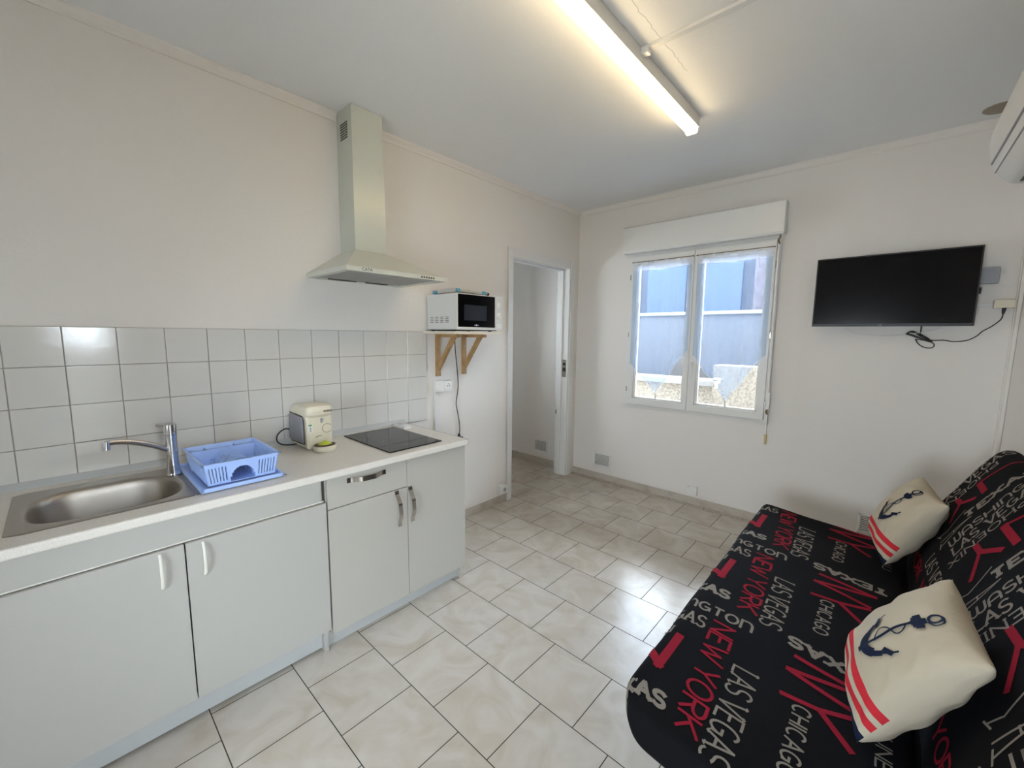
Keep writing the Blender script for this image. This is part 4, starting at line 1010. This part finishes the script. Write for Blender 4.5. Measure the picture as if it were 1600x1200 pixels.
class Pad:
    """cushion: closed profile in x-z, lofted along y with softened ends"""
    def __init__(s, pts, iorigin, y0, y1, corner=0.0, soft=0.03, wob=0.0):
        P_ = spline([Vector((p[0], p[1])) for p in pts]+[Vector(pts[0])], 8)[:-1]
        s.P = P_; n = len(P_); s.n = n; s.cum = [0]
        for i in range(n): s.cum.append(s.cum[-1]+(P_[(i+1) % n]-P_[i]).length)
        s.tot = s.cum[-1]; s.s0 = s.cum[iorigin*8]; s.y0, s.y1 = y0, y1; s.corner = corner; s.soft = soft; s.wob = wob
        s.c = sum(P_, Vector((0, 0)))/n
    def at(s, d):
        d = (d+s.s0) % s.tot
        lo, hi = 0, s.n
        while hi-lo > 1:
            m_ = (lo+hi)//2
            if s.cum[m_] <= d: lo = m_
            else: hi = m_
        i = lo; a = s.P[i]; b_ = s.P[(i+1) % s.n]; t = (d-s.cum[i])/max(1e-9, s.cum[i+1]-s.cum[i])
        tg = (s.P[(i+1) % s.n]-s.P[i]); tg2 = (s.P[(i+2) % s.n]-s.P[(i+1) % s.n]); tg0 = (s.P[i]-s.P[i-1])
        tt = (tg0+tg).normalized().lerp((tg+tg2).normalized(), t).normalized()
        return a.lerp(b_, t), Vector((-tt.y, tt.x))
    def surf(s, d, y, off=0.0):
        p, nr = s.at(d)
        e = min(y-s.y0, s.y1-y)
        ins = 0
        if e < s.soft:
            t = 1-max(0, e)/s.soft; ins = s.soft*(1-math.sqrt(max(0, 1-t*t)))
        wv = s.wob*(math.sin(y*9+d*6)*0.5+math.sin(y*17.0-d*11)*0.3+math.sin(d*31+y*4)*0.2)
        q = p+nr*(off-ins*0.9+wv)
        x, z = q.x, q.y
        if s.corner:
            e2 = y-s.y0
            if e2 < s.corner:
                t = 1-max(0, e2)/s.corner; k = s.corner*(1-math.sqrt(max(0, 1-t*t)))
                wgt = max(0, min(1, (2.05-x)/0.25)); x += k*wgt
        return Vector((x, y, z))
    def mesh(s, mb, mi=0, ny=90, nd=150):
        ys = [s.y0+(s.y1-s.y0)*(0.5-0.5*math.cos(math.pi*i/ny)) for i in range(ny+1)]
        R = []
        for y in ys: R.append([mb.bm.verts.new(s.surf(s.tot*k/nd-s.s0, y)) for k in range(nd)])
        for a, b_ in zip(R, R[1:]):
            for k in range(nd):
                f = mb.bm.faces.new((a[k], a[(k+1) % nd], b_[(k+1) % nd], b_[k])); f.smooth = True; f.material_index = mi
        mb.bm.faces.new(R[0]); mb.bm.faces.new(R[-1][::-1])

sofa = thing('sofa_bed', 'low sofa bed with black cover printed with red and beige city names', 'sofa', (2.3, 0.2, 0))
SY_0, SY_1 = -0.715, 1.125
# seat: profile runs over the top from the front to the back crease (outer normal = left of travel)
seat_pts = [(1.846, 0.410), (1.868, 0.4195), (1.95, 0.412), (2.13, 0.394), (2.30, 0.378), (2.42, 0.366), (2.452, 0.350), (2.456, 0.320), (2.44, 0.292), (2.30, 0.285), (2.10, 0.290), (1.94, 0.298), (1.858, 0.306), (1.837, 0.330), (1.833, 0.370), (1.836, 0.396)]
seat = Pad(seat_pts, 0, SY_0, SY_1, corner=0.125, soft=0.022, wob=0.0035)
sm = MB(); seat.mesh(sm)
def smap(y_lo=SY_0+0.006, y_hi=SY_1-0.006, d_lo=-0.115, d_hi=0.650):
    def f(d, y):
        if not (y_lo < y < y_hi and d_lo < d < d_hi): return None
        return seat.surf(d-0.046, y, 0.0013)
    return f
SMF = smap(); PS = 0.632
for k in range(-1, 4):
    o = k*PS
    put(sm, lay_text('WASHINGTON', 0.420, 0.048, 0.0085, font=UNC), (-0.163, -0.176+o), (1, 0.05), SMF, 2)
    put(sm, lay_text('LAS VEGAS', 0.290, 0.062, 0.0080, serif=0.009), (-0.157, -0.285+o), (1, 0.08), SMF, 2)
    put(sm, lay_text('PHOENIX', 0.310, 0.040, 0.0055, serif=0.005), (0.058, -0.320+o), (-1, 0), SMF, 2)
    ribbon(sm, [(0.090, -0.350+o), (0.088, -0.540+o)], 0.026, SMF, 1); ribbon(sm, [(0.097, -0.536+o), (0.038, -0.474+o), (-0.03, -0.41+o)], 0.026, SMF, 1)
    put(sm, lay_text('TEXAS', 0.215, 0.046, 0.0135, serif=0.010, slab=True), (-0.066, -0.672+o), (1, 0.05), SMF, 2)
    put(sm, lay_text('NEW YORK', 0.490, 0.066, 0.0090, gap=0.20), (0.150, -0.190+o), (0.075, -1), SMF, 1, (1, 0.0))
    put(sm, lay_text('LAS VEGAS', 0.365, 0.066, 0.0070, serif=0.007, gap=0.2), (0.254, -0.343+o), (0.03, -1), SMF, 2, (1, 0.0))
    put(sm, lay_text('CHICAGO', 0.245, 0.040, 0.0060, gap=0.25), (0.412, -0.362+o), (0, -1), SMF, 2, (1, 0.08))
    put(sm, lay_text('TEXAS', 0.245, 0.046, 0.0135, serif=0.011, slab=True), (0.605, -0.085+o), (-1, 0.07), SMF, 2, (0, -1))
    for pl in ([(0.383, -0.157+o), (0.575, -0.180+o)], [(0.575, -0.182+o), (0.373, -0.232+o)], [(0.373, -0.232+o), (0.560, -0.277+o)],
               [(0.375, -0.350+o), (0.470, -0.333+o), (0.560, -0.290+o)], [(0.466, -0.333+o), (0.545, -0.420+o)]): ribbon(sm, pl, 0.0165, SMF, 1)
    put(sm, lay_text('JUNEAU', 0.230, 0.030, 0.0045, gap=0.25), (0.588, -0.270+o), (0, -1), SMF, 2, (1, 0.05))
sm.build('seat_cushion', [m_cloth, m_red, m_print], sofa, sharp=None)

back_pts = [(2.470, 0.345), (2.507, 0.50), (2.570, 0.64), (2.640, 0.77), (2.705, 0.885), (2.735, 0.918), (2.768, 0.922), (2.797, 0.895), (2.803, 0.84), (2.785, 0.72), (2.715, 0.56), (2.640, 0.42), (2.585, 0.345), (2.530, 0.315), (2.485, 0.318)]
back = Pad(back_pts, 0, SY_0-0.02, SY_1+0.025, soft=0.05, wob=0.005)
bm_ = MB(); back.mesh(bm_)
def BMF(d, y):
    if not (SY_0-0.01 < y < SY_1+0.018 and 0.02 < d < 0.80): return None
    return back.surf(d, y, 0.0013)
PB = 0.560
for k in range(-3, 3):
    o = k*PB
    put(bm_, lay_text('NEW YORK', 0.470, 0.060, 0.0095, gap=0.2), (0.072, 0.530+o), (0, -1), BMF, 1, (1, 0.0))
    put(bm_, lay_text('LAS VEGAS', 0.320, 0.060, 0.0065, serif=0.006, gap=0.2), (0.158, 0.620+o), (0, -1), BMF, 2, (1, 0.0))
    put(bm_, lay_text('WASHINGTON', 0.480, 0.052, 0.0085, font=UNC), (0.290, 0.555+o), (1, 0.0), BMF, 2)
    put(bm_, lay_text('LAS VEGAS', 0.370, 0.058, 0.0085, serif=0.009), (0.290, 0.480+o), (1, -0.02), BMF, 2)
    put(bm_, lay_text('PHOENIX', 0.330, 0.042, 0.0065, serif=0.006), (0.590, 0.458+o), (-1, 0), BMF, 2)
    for pl, th in (([(0.318, 0.212+o), (0.385, 0.345+o)], 0.017), ([(0.385, 0.340+o), (0.378, 0.418+o)], 0.024), ([(0.380, 0.345+o), (0.450, 0.255+o)], 0.022),
                   ([(0.488, 0.395+o), (0.492, 0.235+o)], 0.028), ([(0.488, 0.390+o), (0.60, 0.33+o), (0.72, 0.30+o)], 0.012), ([(0.72, 0.305+o), (0.72, 0.18+o)], 0.024)): ribbon(bm_, pl, th, BMF, 1)
    for pl in ([(0.252, 0.165+o), (0.300, 0.150+o), (0.398, 0.205+o)], [(0.246, 0.180+o), (0.262, 0.140+o)], [(0.250, 0.062+o), (0.408, 0.098+o), (0.258, 0.100+o)], [(0.325, 0.078+o), (0.325, 0.104+o)], [(0.246, 0.045+o), (0.256, 0.085+o)]): ribbon(bm_, pl, 0.0060, BMF, 2)
    put(bm_, lay_text('TEXAS', 0.290, 0.050, 0.0150, serif=0.012, slab=True), (0.385, 0.120+o), (1, -0.03), BMF, 2)
bm_.build('back_cushion', [m_cloth, m_red, m_print], sofa, sharp=None)
MB().box(2.43, 2.56, -0.69, 1.115, 0.285, 0.335, 0.008).build('hinge_cover', m_cloth, sofa)
fr = MB().box(2.00, 2.62, -0.615, 1.06, 0.115, 0.289, 0.03, 0, 3)
fr.build('storage_base', m_cloth, sofa)
for (x, y) in ((2.03, -0.585), (2.58, -0.585), (2.03, 1.03), (2.58, 1.03)):
    MB().cyl((x, y, 0.0), (x, y, 0.14), 0.018, 0.022, 14).build('leg', m_dblack, sofa)

# ------------------------------------------------------------------ anchor cushions
def cushion(c, u, v, size, lab, seed):
    c = Vector(c); u = Vector(u).normalized(); v = Vector(v); v = (v-u*v.dot(u)).normalized(); n = u.cross(v)
    if n.x > 0: n = -n
    hu = size[0]/2; hv = size[1]/2; T = 0.082
    rnd = random.Random(seed); ph = [rnd.uniform(0, 6) for _ in range(6)]
    def P3(a, b_, side, off=0.0):
        # a, b in -1..1 ; corners keep their points, edges pinch in
        pin_u = 1-0.075*(1-b_*b_)*abs(a)**3; pin_v = 1-0.075*(1-a*a)*abs(b_)**3
        e = max(0, (1-a*a)*(1-b_*b_)); t = T*e**0.42
        ed = min(1, 6*(1-max(abs(a), abs(b_))))
        wr = 0.0045*ed*(math.sin(7*a+3*b_+ph[0])+0.8*math.sin(11*b_-5*a+ph[1]))*(0.4+0.6*(1-e))
        wr += 0.0022*ed*math.sin(16*(a*a+b_)+ph[2])*(max(abs(a), abs(b_))**3)
        return c+u*(a*hu*pin_u)+v*(b_*hv*pin_v)+n*(side*(t+wr*side+off))
    N = 72; mb = MB()
    def mif(i, j):
        t = j
        if t < 0.060: return 2
        if 0.115 < t < 0.175 or 0.215 < t < 0.275: return 1
        return 0
    g1 = mb.grid(lambda i, j: P3(2*i-1, 2*j-1, 1), N, N*2, mif=mif)
    mb.grid(lambda i, j: P3(2*i-1, 2*j-1, -1), N, N)
    bmesh.ops.remove_doubles(mb.bm, verts=mb.bm.verts, dist=0.0004)
    mf = lambda a, b_: P3(a, b_, 1, 0.0034)
    def rb(pts, th): ribbon(mb, pts, th, mf, 2, step=0.02)
    ox, oy = 0.22, 0.29; K = 0.98
    def tr(pl): return [(ox+a*K, oy+b_*K) for a, b_ in pl]
    rb(tr([(0.0, -0.42), (0.0, 0.0), (0.0, 0.40)]), 0.045)
    rb(tr([(-0.13, 0.33), (0.13, 0.33)]), 0.095); rb(tr([(-0.10, 0.29), (0.10, 0.29)]), 0.07); rb(tr([(0, 0.24), (0, 0.42)]), 0.10)
    rb(tr(arc(0, 0.53, 0.075, 0.085, 0, 360, 20)), 0.038)
    rb(tr(arc(0, -0.14, 0.30, 0.36, 200, 340, 18)), 0.085); rb(tr(arc(0, -0.12, 0.29, 0.37, 225, 315, 14)), 0.13)
    for sg in (-1, 1):
        rb(tr([(sg*0.28, -0.27), (sg*0.37, -0.05)]), 0.03); rb(tr([(sg*0.22, -0.24), (sg*0.36, -0.14)]), 0.075)
    rb(tr([(0, -0.60), (0, -0.44)]), 0.09)
    rope = [Vector((0.02, 0.62)), Vector((0.12, 0.60)), Vector((0.14, 0.50)), Vector((0.02, 0.40)), Vector((-0.02, 0.22)), Vector((0.10, 0.12)), Vector((0.10, 0.02)), Vector((-0.06, -0.06)), Vector((-0.13, -0.18)), Vector((-0.05, -0.28)), Vector((0.03, -0.30))]
    rb(tr([tuple(p) for p in spline(rope, 5)]), 0.020)
    base = c-v*hv
    o = mb.build('cushion', [m_linen, m_linred, m_navy], origin=tuple(base), sharp=None)
    tag(o, lab, 'cushion', 'cream anchor cushions on the sofa')
    return o
cushion((2.425, -0.240, 0.580), (0.095, -0.994, -0.048), (0.52, 0.01, 0.847), (0.362, 0.371), 'cream cushion with navy anchor and red stripes, nearer end of sofa', 1)
cushion((2.440, 0.893, 0.580), (0.163, -0.986, -0.047), (0.47, 0.038, 0.875), (0.361, 0.361), 'cream cushion with navy anchor and red stripes, far end by the television wall', 2)

# ------------------------------------------------------------------ courtyard outside the window
g = MB().box(-6, 9, DY+0.13, DY+9, -0.45, -0.35).box(WX+0.2, 9, -9, DY+0.25, -0.45, -0.35).box(-6, WX+0.2, -9, YB-0.2, -0.45, -0.35)
struct('ground', g, m_ext_ground, 'pale concrete courtyard outside', 'ground')
cw = thing('courtyard_wall', 'rendered courtyard wall outside the window with a pale coping', 'wall', (0.5, DY+2.1, -0.35))
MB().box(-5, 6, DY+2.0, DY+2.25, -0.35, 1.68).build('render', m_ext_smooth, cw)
MB().box(-5, 6, DY+1.96, DY+2.29, 1.68, 1.72, 0.006).build('coping', m_ext_ledge, cw)
lw = thing('low_wall', 'low pebble-dashed wall with a white ledge outside the window', 'wall', (0, DY+1.5, -0.35))
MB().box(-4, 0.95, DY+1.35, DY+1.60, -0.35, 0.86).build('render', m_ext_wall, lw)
MB().box(-4, 0.97, DY+1.31, DY+1.64, 0.86, 0.92, 0.006).build('ledge', m_ext_ledge, lw)
sw_ = thing('side_wall', 'pebble-dashed wall outside the right window leaf', 'wall', (2.5, DY+1.3, -0.35))
MB().prism([(1.02, DY+0.95), (4.5, DY+0.95), (4.5, DY+1.2), (1.02, DY+1.2)], 'z', -0.35, 1.12).build('render', m_ext_wall, sw_)
tp2 = MB().cyl((1.085, DY+0.94, 0.955), (1.085, DY+0.85, 0.955), 0.013).cyl((1.085, DY+0.86, 0.96), (1.085, DY+0.86, 0.90), 0.011).cyl((1.055, DY+0.88, 0.99), (1.115, DY+0.88, 0.99), 0.008)
tag(tp2.build('garden_tap', m_white), 'small white garden tap on the pebble-dashed wall outside', 'tap')
MB_l = MB().box(WX+2.6, WX+2.8, -7, 2.5, -0.35, 1.25)  # unseen wall, added to reduce the light entering by the glazed door
tag(MB_l.build('blocker_wall', m_ext_blocker), 'pale rendered wall added opposite the entrance door to cut its daylight', 'wall')
hs = thing('neighbouring_building', 'neighbouring building with shuttered openings beyond the courtyard', 'building', (0.5, DY+5, -0.35))
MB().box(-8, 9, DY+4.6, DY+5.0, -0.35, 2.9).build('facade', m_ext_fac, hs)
MB().box(0.55, 1.55, DY+4.45, DY+4.6, -0.35, 2.95).build('brick_pier', m_ext_brick, hs)
for (a, b_) in ((-2.9, -2.1), (-1.35, -0.6), (-0.35, 0.35), (1.85, 2.4)):
    MB().box(a, b_, DY+4.52, DY+4.6, 0.9, 2.7, 0.01).build('shutter', m_ext_blue, hs)
for (x, z1) in ((-1.55, 3.3), (-0.48, 3.0), (1.7, 3.8)):
    MB().cyl((x, DY+4.50, -0.35), (x, DY+4.50, z1), 0.035, n=10).build('downpipe', m_white, hs)
pl = MB().cyl((1.20, DY+2.1, 1.76), (1.62, DY+1.9, 1.60), 0.012, n=8)
tag(pl.build('garden_pole', m_white), 'white pole leaning across the courtyard wall coping', 'pole')

for o in bpy.data.objects:
    if '_o' in o: del o['_o']
